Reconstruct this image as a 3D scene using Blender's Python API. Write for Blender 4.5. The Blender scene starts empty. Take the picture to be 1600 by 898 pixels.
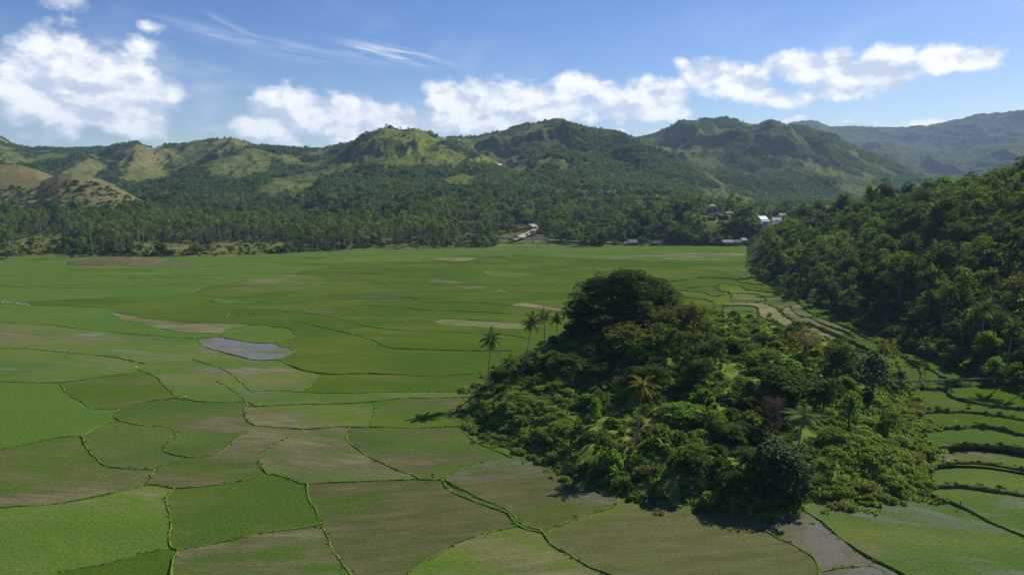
import bpy, bmesh, math, random
import numpy as np
from mathutils import Vector, Matrix, geometry

HAZE_DENSITY = 5.4e-5
R = math.radians
random.seed(7)
scene = bpy.context.scene
COL = scene.collection

# ------------------------------------------------------------------ camera
F = 1080.0                 # focal length in photograph pixels (1600 wide)
CAM_H = 70.0               # drone height above the paddies
PITCH = R(8.63)            # looking slightly down
cp, sp = math.cos(PITCH), math.sin(PITCH)
cam_d = bpy.data.cameras.new("camera")
cam_d.sensor_width = 36.0
cam_d.lens = 36.0 * F / 1600.0
cam_d.clip_start = 1.0
cam_d.clip_end = 60000.0
cam = bpy.data.objects.new("camera", cam_d)
COL.objects.link(cam)
cam.location = (0, 0, CAM_H)
cam.rotation_euler = (R(90) - PITCH, 0, 0)
scene.camera = cam


def ray(px, py):
    u, v = (px - 800.0) / F, (449.0 - py) / F
    return u, cp + v * sp, -sp + v * cp


def at(px, py, Y):
    """World point that lies Y metres ahead, on the sight line of a photograph pixel."""
    dx, dy, dz = ray(px, py)
    t = Y / dy
    return dx * t, Y, CAM_H + dz * t


def on_level(px, py, z=0.0):
    dx, dy, dz = ray(px, py)
    t = (z - CAM_H) / min(dz, -1e-4)
    return dx * t, dy * t


def project(X, Y, Z):
    zc = Y * cp - (Z - CAM_H) * sp
    yc = Y * sp + (Z - CAM_H) * cp
    return 800 + F * X / zc, 449 - F * yc / zc


# ------------------------------------------------------------------ noise
def _hash(ix, iy, seed):
    h = (ix.astype(np.int64) * 374761393 + iy.astype(np.int64) * 668265263 + seed * 1442695041) & 0xFFFFFFFF
    h = ((h ^ (h >> 13)) * 1274126177) & 0xFFFFFFFF
    h = (h ^ (h >> 16)) & 0xFFFFFFFF
    return h / 4294967295.0


def vnoise(x, y, seed=0):
    x = np.asarray(x, float); y = np.asarray(y, float)
    ix, iy = np.floor(x), np.floor(y)
    fx, fy = x - ix, y - iy
    fx = fx * fx * fx * (fx * (fx * 6 - 15) + 10); fy = fy * fy * fy * (fy * (fy * 6 - 15) + 10)
    a = _hash(ix, iy, seed); b = _hash(ix + 1, iy, seed)
    c = _hash(ix, iy + 1, seed); d = _hash(ix + 1, iy + 1, seed)
    return (a * (1 - fx) + b * fx) * (1 - fy) + (c * (1 - fx) + d * fx) * fy


def fbm(x, y, seed=0, octv=4, gain=0.5):
    s, a, t = 0.0, 1.0, 0.0
    for i in range(octv):
        s = s + a * vnoise(x * 2 ** i + 17.3 * i, y * 2 ** i - 9.1 * i, seed + i * 101)
        t += a; a *= gain
    return s / t


def ridged(x, y, seed=0, octv=3):
    s, a, t = 0.0, 1.0, 0.0
    for i in range(octv):
        n = 1 - np.abs(2 * vnoise(x * 2 ** i + 5.7 * i, y * 2 ** i + 3.1 * i, seed + i * 77) - 1)
        s = s + a * n; t += a; a *= 0.5
    return s / t


def sstep(a, b, x):
    t = np.clip((np.asarray(x, float) - a) / (b - a), 0, 1)
    return t * t * (3 - 2 * t)


# ------------------------------------------------------------------ mesh and object helpers
def mesh_np(name, verts, faces, mat, smooth=False, mat_index=None, attrs=None):
    """verts (n,3), faces (m,k) array of equal-length polygons or a list of such arrays."""
    me = bpy.data.meshes.new(name)
    verts = np.asarray(verts, np.float32)
    fl = faces if isinstance(faces, list) else [faces]
    fl = [np.asarray(f, np.int32) for f in fl if len(f)]
    me.vertices.add(len(verts)); me.vertices.foreach_set("co", verts.ravel())
    loops = np.concatenate([f.ravel() for f in fl])
    tot = np.concatenate([np.full(len(f), f.shape[1], np.int32) for f in fl])
    start = np.concatenate([[0], np.cumsum(tot)[:-1]]).astype(np.int32)
    me.loops.add(len(loops)); me.loops.foreach_set("vertex_index", loops)
    me.polygons.add(len(tot))
    me.polygons.foreach_set("loop_start", start)
    me.polygons.foreach_set("loop_total", tot)
    me.polygons.foreach_set("use_smooth", np.full(len(tot), bool(smooth)))
    for m in (mat if isinstance(mat, (list, tuple)) else [mat]):
        me.materials.append(m)
    if mat_index is not None:
        me.polygons.foreach_set("material_index", np.asarray(mat_index, np.int32))
    for k, v in (attrs or {}).items():
        at_ = me.attributes.new(k, 'FLOAT', 'POINT')
        at_.data.foreach_set("value", np.asarray(v, np.float32))
    me.update(calc_edges=True)
    return me


def link(name, me, parent=None, loc=None):
    o = bpy.data.objects.new(name, me)
    COL.objects.link(o)
    if parent is not None:
        o.parent = parent
    if loc is not None:
        o.location = loc
    return o


def tag(o, label=None, cat=None, group=None, kind=None):
    if label: o["label"] = label
    if cat: o["category"] = cat
    if group: o["group"] = group
    if kind: o["kind"] = kind
    return o


class MB:
    """Collects simple solids into one mesh."""
    def __init__(self):
        self.v, self.f, self.m = [], [], []

    def add(self, vs, fs, m=0):
        n = len(self.v)
        self.v += [tuple(v) for v in vs]
        for f in fs:
            self.f.append([n + i for i in f]); self.m.append(m)

    def box(self, x0, x1, y0, y1, z0, z1, m=0):
        self.add([(x0, y0, z0), (x1, y0, z0), (x1, y1, z0), (x0, y1, z0), (x0, y0, z1), (x1, y0, z1), (x1, y1, z1), (x0, y1, z1)],
                 [(0, 3, 2, 1), (4, 5, 6, 7), (0, 1, 5, 4), (1, 2, 6, 5), (2, 3, 7, 6), (3, 0, 4, 7)], m)

    def tube(self, pts, rad, n=6, m=0, cap=True):
        pts = [Vector(p) for p in pts]
        k = len(pts)
        rad = rad if isinstance(rad, (list, tuple)) else [rad] * k
        vs = []
        for i, p in enumerate(pts):
            d = (pts[min(i + 1, k - 1)] - pts[max(i - 1, 0)])
            d = d.normalized() if d.length > 1e-9 else Vector((0, 0, 1))
            a = d.cross(Vector((0.31, 0.95, 0.02)) if abs(d.y) < 0.9 else Vector((1, 0, 0))).normalized()
            b = d.cross(a)
            for j in range(n):
                t = 2 * math.pi * j / n
                vs.append(p + (a * math.cos(t) + b * math.sin(t)) * float(rad[i]))
        fs = []
        for i in range(k - 1):
            for j in range(n):
                fs.append((i * n + j, i * n + (j + 1) % n, (i + 1) * n + (j + 1) % n, (i + 1) * n + j))
        if cap:
            fs.append(tuple(range(n))[::-1]); fs.append(tuple((k - 1) * n + j for j in range(n)))
        self.add(vs, fs, m)

    def mesh(self, name, mats, smooth=False):
        me = bpy.data.meshes.new(name)
        me.from_pydata(self.v, [], self.f)
        for m in (mats if isinstance(mats, (list, tuple)) else [mats]):
            me.materials.append(m)
        me.polygons.foreach_set("material_index", self.m)
        me.polygons.foreach_set("use_smooth", [bool(smooth)] * len(self.f))
        me.update()
        return me

    def build(self, name, mats, parent=None, smooth=False, loc=None):
        return link(name, self.mesh(name, mats, smooth), parent, loc)


# ------------------------------------------------------------------ node helpers
class NT:
    def __init__(self, tree):
        self.t = tree

    def n(self, typ, ins=None, **kw):
        nd = self.t.nodes.new(typ)
        for k, v in kw.items():
            setattr(nd, k, v)
        for k, v in (ins or {}).items():
            s = nd.inputs[k]
            if isinstance(v, bpy.types.NodeSocket):
                self.t.links.new(v, s)
            else:
                s.default_value = v
        return nd

    def math(self, op, a, b=0.0, c=0.0, clamp=False):
        return self.n('ShaderNodeMath', {0: a, 1: b, 2: c}, operation=op, use_clamp=clamp).outputs[0]

    def mix(self, fac, a, b, mode='MIX'):
        nd = self.n('ShaderNodeMix', data_type='RGBA', blend_type=mode)
        for i, v in ((0, fac), (6, a), (7, b)):
            if isinstance(v, bpy.types.NodeSocket):
                self.t.links.new(v, nd.inputs[i])
            else:
                nd.inputs[i].default_value = v if i == 0 else (tuple(v) + (1,) if len(v) == 3 else v)
        return nd.outputs[2]

    def range(self, v, a, b, c=0.0, d=1.0, smooth=True):
        return self.n('ShaderNodeMapRange', {0: v, 1: a, 2: b, 3: c, 4: d}, interpolation_type='SMOOTHSTEP' if smooth else 'LINEAR').outputs[0]

    def noise(self, vec, scale, detail=4.0, rough=0.55, dist=0.0):
        return self.n('ShaderNodeTexNoise', {'Vector': vec, 'Scale': scale, 'Detail': detail, 'Roughness': rough, 'Distortion': dist}).outputs[0]

    def mapping(self, vec, scale=(1, 1, 1), rot=(0, 0, 0), loc=(0, 0, 0)):
        return self.n('ShaderNodeMapping', {'Vector': vec, 'Scale': scale, 'Rotation': rot, 'Location': loc}).outputs[0]


def new_mat(name):
    m = bpy.data.materials.new(name)
    m.use_nodes = True
    m.node_tree.nodes.clear()
    t = NT(m.node_tree)
    out = t.n('ShaderNodeOutputMaterial')
    return m, t, out


def finish(m, t, out, shader):
    t.t.links.new(shader, out.inputs['Surface'])
    return m


def simple_mat(name, col, rough=0.8, var=0.15, scale=1.0, spec=0.3):
    m, t, out = new_mat(name)
    pos = t.n('ShaderNodeTexCoord').outputs['Object']
    nz = t.noise(pos, scale, 4)
    c = t.mix(nz, [x * (1 - var) for x in col], [min(1, x * (1 + var)) for x in col])
    b = t.n('ShaderNodeBsdfPrincipled', {'Base Color': c, 'Roughness': rough, 'Specular IOR Level': spec})
    return finish(m, t, out, b.outputs[0])
# ------------------------------------------------------------------ light, sky and clouds
SUN_AZ, SUN_EL = R(49), R(38.5)       # to the right of the view and beyond it
SUN_STRENGTH, SKY_STRENGTH = 4.9, 0.066
scene.view_settings.view_transform = 'Standard'
scene.view_settings.look = 'None'
scene.view_settings.gamma = 1.0
scene.view_settings.exposure = 0.68
sd = Vector((math.sin(SUN_AZ) * math.cos(SUN_EL), math.cos(SUN_AZ) * math.cos(SUN_EL), math.sin(SUN_EL)))
sun_d = bpy.data.lights.new("sun", 'SUN')
sun_d.energy = SUN_STRENGTH
sun_d.angle = R(0.53)
sun_d.color = (1.0, 0.94, 0.81)
sun = bpy.data.objects.new("sun", sun_d)
COL.objects.link(sun)
sun.rotation_euler = sd.to_track_quat('Z', 'Y').to_euler()
sun.location = (300, 300, 900)

world = bpy.data.worlds.new("World")
scene.world = world
world.use_nodes = True
world.node_tree.nodes.clear()
W = NT(world.node_tree)
wout = W.n('ShaderNodeOutputWorld')
sky = W.n('ShaderNodeTexSky', sky_type='NISHITA', sun_disc=False)
sky.sun_elevation = SUN_EL
sky.sun_rotation = SUN_AZ
sky.altitude = 100.0
sky.air_density = 1.0
sky.dust_density = 0.35
sky.ozone_density = 3.5
skyc = W.n('ShaderNodeHueSaturation', {'Saturation': 1.32, 'Value': 1.0, 'Hue': 0.519, 'Color': sky.outputs[0]}).outputs[0]
tc = W.n('ShaderNodeTexCoord').outputs['Generated']
sx = W.n('ShaderNodeSeparateXYZ', {0: tc})
AZ = W.math('ARCTAN2', sx.outputs[0], sx.outputs[1])
EL = W.math('ARCSINE', sx.outputs[2])
ang = W.n('ShaderNodeCombineXYZ', {0: AZ, 1: EL, 2: 0.0}).outputs[0]


def sky_angles(px, py):
    x, y, z = at(px, py, 1.0)
    z -= CAM_H
    return math.atan2(x, y), math.atan2(z, math.hypot(x, y))


# cloud puffs: direction (as seen over the hills) and half sizes
CLOUDS = [
    (60, 112, 75, 48, 1.0), (120, 125, 95, 60, 1.05), (180, 120, 70, 55, 1.0), (215, 155, 75, 42, 1.0), (150, 165, 85, 36, .9),
    (195, 200, 42, 18, .75), (15, 140, 55, 45, .75), (75, 200, 50, 22, .5), (210, 85, 45, 30, .7),
    (112, 4, 40, 14, .55), (228, 41, 24, 12, .5),
    (425, 160, 40, 26, .95), (480, 175, 75, 30, 1.0), (540, 172, 48, 30, .95), (590, 185, 55, 26, .85), (450, 205, 100, 26, .8), (560, 208, 110, 24, .8), (650, 190, 70, 24, .75),
    (705, 152, 42, 26, .95), (760, 156, 66, 32, 1.05), (820, 168, 60, 26, .95), (700, 192, 110, 26, .8), (840, 182, 60, 18, .8),
    (905, 132, 38, 20, .95), (945, 140, 36, 18, .85), (1005, 142, 34, 26, 1.0), (1040, 156, 44, 26, 1.0), (970, 166, 60, 24, .95), (1030, 172, 60, 16, .9), (925, 188, 22, 9, .5),
    (1064, 104, 18, 10, .6), (1110, 112, 46, 18, .8), (1150, 132, 70, 26, .85), (1210, 152, 60, 16, .8), (1230, 104, 42, 22, .95), (1290, 106, 70, 30, 1.0), (1310, 138, 44, 18, .9),
    (1385, 96, 60, 26, 1.0), (1400, 118, 50, 16, .9), (1460, 94, 50, 24, .95), (1510, 96, 54, 16, .75), (1250, 92, 40, 14, .7),
    (1235, 188, 26, 6, .7), (1350, 195, 45, 6, .7), (1445, 192, 55, 7, .7), (980, 210, 25, 7, .6),
]
CLOUDS = [(a, b, c * 1.08, d * 1.12, w) for a, b, c, d, w in CLOUDS] + [(110, 155, 125, 50, .9), (235, 150, 52, 40, .9), (40, 175, 60, 30, .7), (510, 190, 120, 34, .9), (620, 185, 70, 26, .8), (870, 150, 70, 30, .75), (780, 180, 130, 30, .85), (1180, 122, 50, 22, .85), (1340, 108, 60, 26, .9), (1450, 98, 70, 20, .9)]
n_big = W.noise(W.mapping(ang, (1, 1.55, 1)), 15.0, 10, 0.6, 0.1)
n_off = W.noise(W.mapping(ang, (1, 1.55, 1), loc=(-0.012, -0.017, 0)), 15.0, 10, 0.6, 0.1)
warp = W.n('ShaderNodeVectorMath', {0: W.n('ShaderNodeTexNoise', {'Vector': ang, 'Scale': 24.0, 'Detail': 5.0}).outputs[1], 1: (0.5, 0.5, 0.5)}, operation='SUBTRACT').outputs[0]
wang = W.n('ShaderNodeVectorMath', {0: warp, 1: (0.035, 0.03, 0), 2: ang}, operation='MULTIPLY_ADD').outputs[0]
mask = None
bulk = None
for (px, py, rx, ry, w) in CLOUDS:
    a0, e0 = sky_angles(px, py)
    a1, _ = sky_angles(px + rx, py)
    _, e1 = sky_angles(px, py - ry)
    mp = W.mapping(wang, (1 / abs(a1 - a0), 1 / abs(e1 - e0), 1), loc=(-a0 / abs(a1 - a0), -e0 / abs(e1 - e0), 0))
    ln = W.n('ShaderNodeVectorMath', {0: mp}, operation='LENGTH').outputs['Value']
    v = W.math('MULTIPLY_ADD', ln, -w, w * 1.25)
    # second channel: the same puff seen slightly towards the sun, to tell its lit upper right from its shaded underside
    s_ = W.n('ShaderNodeVectorMath', {0: mp, 1: (0.30, 0.95, 0)}, operation='DOT_PRODUCT').outputs['Value']
    cm_ = W.n('ShaderNodeCombineXYZ', {0: v, 1: W.math('MULTIPLY_ADD', s_, 0.35, v), 2: 0.0}).outputs[0]
    mask = cm_ if mask is None else W.n('ShaderNodeVectorMath', {0: mask, 1: cm_}, operation='MAXIMUM').outputs[0]
mk_ = W.n('ShaderNodeSeparateXYZ', {0: mask})
mask = mk_.outputs[0]
bulk = W.math('MULTIPLY', W.math('SUBTRACT', mk_.outputs[1], mask), 2.2)
dens = W.math('ADD', mask, W.math('MULTIPLY_ADD', n_big, 1.75, -0.90))
alpha = W.range(dens, 0.04, 0.62)
relief = W.math('SUBTRACT', n_big, n_off)
lit = W.math('ADD', W.math('MULTIPLY', relief, 4.2), W.math('MULTIPLY', bulk, 0.30))
lit = W.range(lit, -0.55, 0.45, 0.0, 1.0)
ccol = W.mix(lit, (0.42, 0.47, 0.56), (0.79, 0.78, 0.77))
alpha = W.math('MULTIPLY', alpha, 0.96)
# thin ice-cloud streaks
def streak(px0, py0, px1, py1, wpx, amount, seed):
    a0, e0 = sky_angles(px0, py0)
    a1, e1 = sky_angles(px1, py1)
    L = math.hypot(a1 - a0, e1 - e0)
    th = math.atan2(e1 - e0, a1 - a0)
    m1 = W.mapping(ang, loc=(-(a0 + a1) / 2, -(e0 + e1) / 2, 0))
    m2 = W.n('ShaderNodeVectorRotate', {'Vector': m1, 'Angle': -th}, rotation_type='Z_AXIS').outputs[0]
    nn = W.noise(W.mapping(m2, (5, 60, 1), loc=(seed, seed, 0)), 1.6, 6, 0.6, 0.6)
    m3 = W.mapping(m2, (2 / L, 2 * F / wpx, 1))
    ln = W.n('ShaderNodeVectorMath', {0: m3}, operation='LENGTH').outputs['Value']
    fall = W.range(ln, 0.0, 1.0, 1.0, 0.0)
    return W.math('MULTIPLY', W.math('MULTIPLY', fall, W.range(nn, 0.38, 0.72)), amount)
thin = streak(150, 10, 470, 85, 34, 0.34, 1.0)
for s in ((250, 40, 640, 110, 40, .30, 3.0), (520, 60, 745, 112, 26, 1.0, 6.0), (490, 60, 690, 106, 40, .65, 8.0), (300, 10, 420, 65, 14, .25, 11.0)):
    thin = W.math('ADD', thin, streak(*s))
veil = W.math('MULTIPLY', W.range(W.noise(W.mapping(ang, (1, 2.2, 1)), 5.0, 7, 0.6, 0.4), 0.45, 0.8), W.range(EL, 0.30, 0.0, 0.0, 0.5))
above = W.range(EL, -0.01, 0.02)
alpha = W.math('MULTIPLY', W.math('MAXIMUM', W.math('MAXIMUM', alpha, W.math('MINIMUM', thin, 0.85)), veil), above)
bg1 = W.n('ShaderNodeBackground', {'Color': skyc, 'Strength': SKY_STRENGTH}).outputs[0]
bg2 = W.n('ShaderNodeBackground', {'Color': ccol, 'Strength': 0.97}).outputs[0]
mx = W.n('ShaderNodeMixShader', {0: alpha, 1: bg1, 2: bg2}).outputs[0]
W.t.links.new(mx, wout.inputs['Surface'])
world.cycles.sampling_method = 'MANUAL'
world.cycles.sample_map_resolution = 512


# ------------------------------------------------------------------ materials
def foliage_mat(name, dark, light, transl=0.47, rough=0.55):
    m, t, out = new_mat(name)
    a = t.n('ShaderNodeAttribute', attribute_name='tint').outputs['Fac']
    r = t.n('ShaderNodeObjectInfo').outputs['Random']
    pos = t.n('ShaderNodeNewGeometry').outputs['Position']
    nz = t.noise(pos, 0.35, 3)
    f = t.math('ADD', t.math('MULTIPLY', a, 0.75), t.math('MULTIPLY', nz, 0.4), clamp=True)
    c = t.mix(t.range(f, 0.15, 0.95), dark, light)
    hsv = t.n('ShaderNodeHueSaturation', {'Hue': t.math('MULTIPLY_ADD', r, 0.030, 0.490), 'Saturation': 1.0,
                                          'Value': t.math('MULTIPLY_ADD', r, 0.6, 0.82), 'Color': c}).outputs[0]
    b = t.n('ShaderNodeBsdfPrincipled', {'Base Color': hsv, 'Roughness': 0.8, 'Specular IOR Level': 0.04}).outputs[0]
    tcol = t.mix(0.5, hsv, (light[0] * 1.5, light[1] * 1.5, light[2] * 0.8))
    tr = t.n('ShaderNodeBsdfTranslucent', {'Color': tcol}).outputs[0]
    s = t.n('ShaderNodeMixShader', {0: transl, 1: b, 2: tr}).outputs[0]
    return finish(m, t, out, s)


M = {}
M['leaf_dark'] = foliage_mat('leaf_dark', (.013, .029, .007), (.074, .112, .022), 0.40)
M['leaf_mid'] = foliage_mat('leaf_mid', (.022, .050, .010), (.112, .170, .028))
M['leaf_bright'] = foliage_mat('leaf_bright', (.045, .100, .014), (.165, .265, .032))
M['leaf_olive'] = foliage_mat('leaf_olive', (.036, .052, .011), (.135, .165, .034))
M['leaf_blue'] = foliage_mat('leaf_blue', (0.0287, 0.0517, 0.0253), (0.1087, 0.1595, 0.0798))
M['leaf_lush'] = foliage_mat('leaf_lush', (.065, .112, .018), (.190, .250, .050), 0.5)
M['leaf_yellow'] = foliage_mat('leaf_yellow', (.07, .085, .012), (.20, .19, .025))
M['leaf_rust'] = foliage_mat('leaf_rust', (.06, .045, .018), (.16, .105, .04))
M['leaf_straw'] = foliage_mat('leaf_straw', (.10, .098, .032), (.24, .225, .085), 0.25)
M['twig_red'] = foliage_mat('twig_red', (.09, .05, .045), (.17, .10, .09), 0.1)
M['frond'] = foliage_mat('frond', (0.0207, 0.0414, 0.0103), (0.1087, 0.1522, 0.0319), 0.3, 0.42)
M['frond_dead'] = foliage_mat('frond_dead', (.12, .085, .018), (.30, .22, .05), 0.3)
M['far_dark'] = foliage_mat('far_dark', (.020, .042, .010), (.085, .145, .030), 0.45)
M['far_mid'] = foliage_mat('far_mid', (.035, .068, .014), (.125, .190, .036), 0.45)
M['far_olive'] = foliage_mat('far_olive', (.060, .075, .018), (.190, .205, .060), 0.45)
M['far_frond'] = foliage_mat('far_frond', (.030, .060, .014), (.125, .178, .038), 0.45)
M['bark'] = simple_mat('bark', (.10, .085, .065), 0.9, 0.35, 3.0)
M['palm_bark'] = simple_mat('palm_bark', (.20, .175, .14), 0.9, 0.3, 4.0)
M['thatch'] = simple_mat('thatch', (.10, .075, .055), 0.95, 0.35, 2.0)
M['thatch_pale'] = simple_mat('thatch_pale', (.30, .26, .20), 0.95, 0.3, 2.0)
M['bamboo'] = simple_mat('bamboo', (.22, .17, .10), 0.8, 0.25, 2.0)
M['zinc'] = simple_mat('zinc', (.50, .52, .54), 0.7, 0.12, 0.6, 0.5)
M['zinc_dark'] = simple_mat('zinc_dark', (.17, .17, .18), 0.8, 0.2, 0.6, 0.5)
M['roof_red'] = simple_mat('roof_red', (.28, .07, .05), 0.7, 0.2)
M['plaster'] = simple_mat('plaster', (.70, .68, .62), 0.8, 0.08)
M['plaster_blue'] = simple_mat('plaster_blue', (.40, .55, .60), 0.8, 0.08)
M['concrete'] = simple_mat('concrete', (.46, .43, .38), 0.85, 0.15, 0.5)
M['dark_gap'] = simple_mat('dark_gap', (.03, .028, .026), 0.9)
M['weathered_wood'] = simple_mat('weathered_wood', (.24, .20, .15), 0.9, 0.3, 2.5)
M['egret_white'] = simple_mat('egret_white', (.82, .81, .78), 0.7, 0.04)
M['egret_bill'] = simple_mat('egret_bill', (.55, .33, .05), 0.5, 0.05)
M['egret_leg'] = simple_mat('egret_leg', (.04, .04, .035), 0.6, 0.05)
M['skin'] = simple_mat('skin', (.20, .11, .07), 0.6, 0.05)
M['hair'] = simple_mat('hair', (.012, .01, .009), 0.5, 0.05)
M['cloth_black'] = simple_mat('cloth_black', (.02, .022, .022), 0.9, 0.2)
M['cloth_green'] = simple_mat('cloth_green', (.03, .05, .03), 0.9, 0.2)
M['cloth_red'] = simple_mat('cloth_red', (.17, .045, .030), 0.9, 0.2)
M['cloth_brown'] = simple_mat('cloth_brown', (.20, .10, .045), 0.9, 0.2)
M['cloth_blue'] = simple_mat('cloth_blue', (.03, .04, .08), 0.9, 0.2)
M['straw_hat'] = simple_mat('straw_hat', (.40, .32, .17), 0.9, 0.15)


def field_material():
    """Paddy: rice green, exposed mud, dry stubble and standing water, mixed by each field's own object colour (mud, wet, yellow, dry)."""
    m, t, out = new_mat('paddy')
    oi = t.n('ShaderNodeObjectInfo')
    rnd = oi.outputs['Random']
    rgb = t.n('ShaderNodeSeparateColor', {0: oi.outputs['Color']})
    mud, wet, hue = rgb.outputs[0], rgb.outputs[1], rgb.outputs[2]
    dry = oi.outputs['Alpha']
    pos = t.n('ShaderNodeNewGeometry').outputs['Position']
    ang = t.math('MULTIPLY_ADD', rnd, 0.9, -0.45)
    rot = t.n('ShaderNodeVectorRotate', {'Vector': pos, 'Angle': ang}, rotation_type='Z_AXIS').outputs[0]
    big = t.noise(t.mapping(rot, (.35, 1, 1)), 0.055, 5, 0.6, 0.6)
    streak_ = t.noise(t.mapping(rot, (.16, 1, 1)), 0.45, 5, 0.65, 0.3)
    fine = t.noise(pos, 1.7, 4, 0.7)
    rows = t.noise(t.mapping(rot, (.12, 1.0, 1)), 1.6, 3, 0.6)
    clump = t.n('ShaderNodeTexVoronoi', {'Vector': pos, 'Scale': 1.15}).outputs['Distance']
    wide = t.noise(t.mapping(pos, (.42, 1, 1)), 0.021, 4, 0.6, 0.8)
    hue = t.math('ADD', hue, t.range(wide, .36, .64, -.36, .30))
    patch = t.noise(t.mapping(pos, (.30, 1, 1), loc=(210, 40, 0)), 0.030, 5, 0.62, 0.6)
    mud = t.math('ADD', mud, t.range(patch, .48, .63, -.06, .42))
    dry = t.math('ADD', dry, t.range(patch, .53, .67, 0.0, .34), clamp=True)
    mixn = t.math('ADD', t.math('MULTIPLY', big, 0.62), t.math('ADD', t.math('MULTIPLY', streak_, 0.26), t.math('MULTIPLY', fine, 0.12)))
    # green of the seedlings
    g = t.mix(t.range(t.math('MULTIPLY_ADD', hue, .70, t.math('MULTIPLY_ADD', big, 0.9, -0.48)), 0.0, 1.0), (.040, .086, .012), (.128, .142, .026))
    g = t.mix(t.math('MULTIPLY', t.range(rows, 0.3, 0.75), 0.45), g, (.035, .075, .008))
    g = t.mix(t.math('MULTIPLY', t.range(fine, 0.42, 0.66), 0.55), g, (.088, .145, .022))
    brown = t.mix(t.range(streak_, 0.3, 0.7), (.058, .050, .030), (.106, .090, .054))
    brown = t.mix(t.math('MULTIPLY', t.range(fine, 0.4, 0.75), 0.75), brown, (.060, .092, .018))
    dry = t.math('MULTIPLY', dry, t.range(t.math('ADD', big, t.math('MULTIPLY', streak_, .5)), .55, .85, .25, 1.0))
    brown = t.mix(dry, brown, t.mix(t.range(streak_, 0.3, 0.7), (.17, .15, .085), (.27, .24, .15)))
    th = t.math('MULTIPLY_ADD', mud, -0.40, 0.76)
    mk = t.math('MULTIPLY', t.range(t.math('SUBTRACT', mixn, th), -0.09, 0.11), t.range(mud, 0.0, 0.08))
    col = t.mix(t.math('MULTIPLY', mk, 0.86), g, brown)
    col = t.mix(t.math('MULTIPLY', t.range(clump, 0.15, 0.6, 0.45, 0.0), 0.6), col, (.040, .062, .014))
    grain = t.noise(pos, 3.6, 2, 0.6)
    col = t.mix(t.range(grain, .50, .68, 0.0, .42), col, (.030, .046, .012))
    col = t.mix(t.range(grain, .46, .30, 0.0, .35), col, (.15, .17, .05))
    col = t.n('ShaderNodeHueSaturation', {'Hue': 0.5, 'Saturation': t.math('MULTIPLY_ADD', rnd, -.16, 1.07), 'Value': t.math('MULTIPLY_ADD', t.math('FRACT', t.math('MULTIPLY', rnd, 7.31)), .36, .84), 'Color': col}).outputs[0]
    bump_h = t.math('ADD', t.math('MULTIPLY', fine, 0.5), t.math('MULTIPLY', clump, -0.35))
    bump = t.n('ShaderNodeBump', {'Height': bump_h, 'Strength': 0.55, 'Distance': 0.35}).outputs[0]
    soil = t.n('ShaderNodeBsdfPrincipled', {'Base Color': col, 'Roughness': 1.0, 'Specular IOR Level': 0.0, 'Normal': bump}).outputs[0]
    rip = t.n('ShaderNodeBump', {'Height': t.noise(pos, 3.0, 2), 'Strength': 0.04, 'Distance': 0.1}).outputs[0]
    water = t.n('ShaderNodeBsdfPrincipled', {'Base Color': (.115, .102, .078, 1), 'Roughness': 0.16, 'Specular IOR Level': 0.38, 'IOR': 1.33, 'Normal': rip}).outputs[0]
    wn = t.noise(t.mapping(rot, (.4, 1, 1), loc=(31, 7, 0)), 0.075, 5, 0.62, 0.5)
    wk = t.range(t.math('SUBTRACT', t.math('ADD', wn, t.math('MULTIPLY', fine, 0.16)), t.math('MULTIPLY_ADD', wet, -0.42, 0.85)), -0.07, 0.10)
    wk = t.math('MULTIPLY', wk, t.range(wet, 0.0, 0.06, 0.0, 0.92))
    wk = t.math('MULTIPLY', wk, t.range(clump, 0.12, 0.45, 0.35, 1.0))
    s = t.n('ShaderNodeMixShader', {0: wk, 1: soil, 2: water}).outputs[0]
    return finish(m, t, out, s)


M['paddy'] = field_material()


def ground_mat(name, cols, scale=0.05, bump_s=0.5, fine_scale=1.2, attr=None):
    """Grass and earth: cols = (dark grass, light grass, earth); an optional vertex attribute adds earth."""
    m, t, out = new_mat(name)
    pos = t.n('ShaderNodeNewGeometry').outputs['Position']
    big = t.noise(pos, scale, 6, 0.62, 0.4)
    mid = t.noise(pos, scale * 4.3, 6, 0.65, 0.2)
    fine = t.noise(pos, fine_scale, 5, 0.7)
    c = t.mix(t.range(mid, 0.3, 0.7), cols[0], cols[1])
    e = t.range(t.math('ADD', t.math('MULTIPLY', big, 0.7), t.math('MULTIPLY', fine, 0.3)), 0.50, 0.66)
    if attr:
        a = t.n('ShaderNodeAttribute', attribute_name=attr).outputs['Fac']
        e = t.math('ADD', t.math('MULTIPLY', e, 0.55), a, clamp=True)
    c = t.mix(e, c, cols[2])
    c = t.mix(t.range(fine, 0.35, 0.75, 0.0, 0.5), c, [x * 0.55 for x in cols[0]])
    bump = t.n('ShaderNodeBump', {'Height': t.math('ADD', fine, mid), 'Strength': bump_s, 'Distance': 1.0 / fine_scale}).outputs[0]
    b = t.n('ShaderNodeBsdfPrincipled', {'Base Color': c, 'Roughness': 1.0, 'Specular IOR Level': 0.0, 'Normal': bump}).outputs[0]
    return finish(m, t, out, b)


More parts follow.
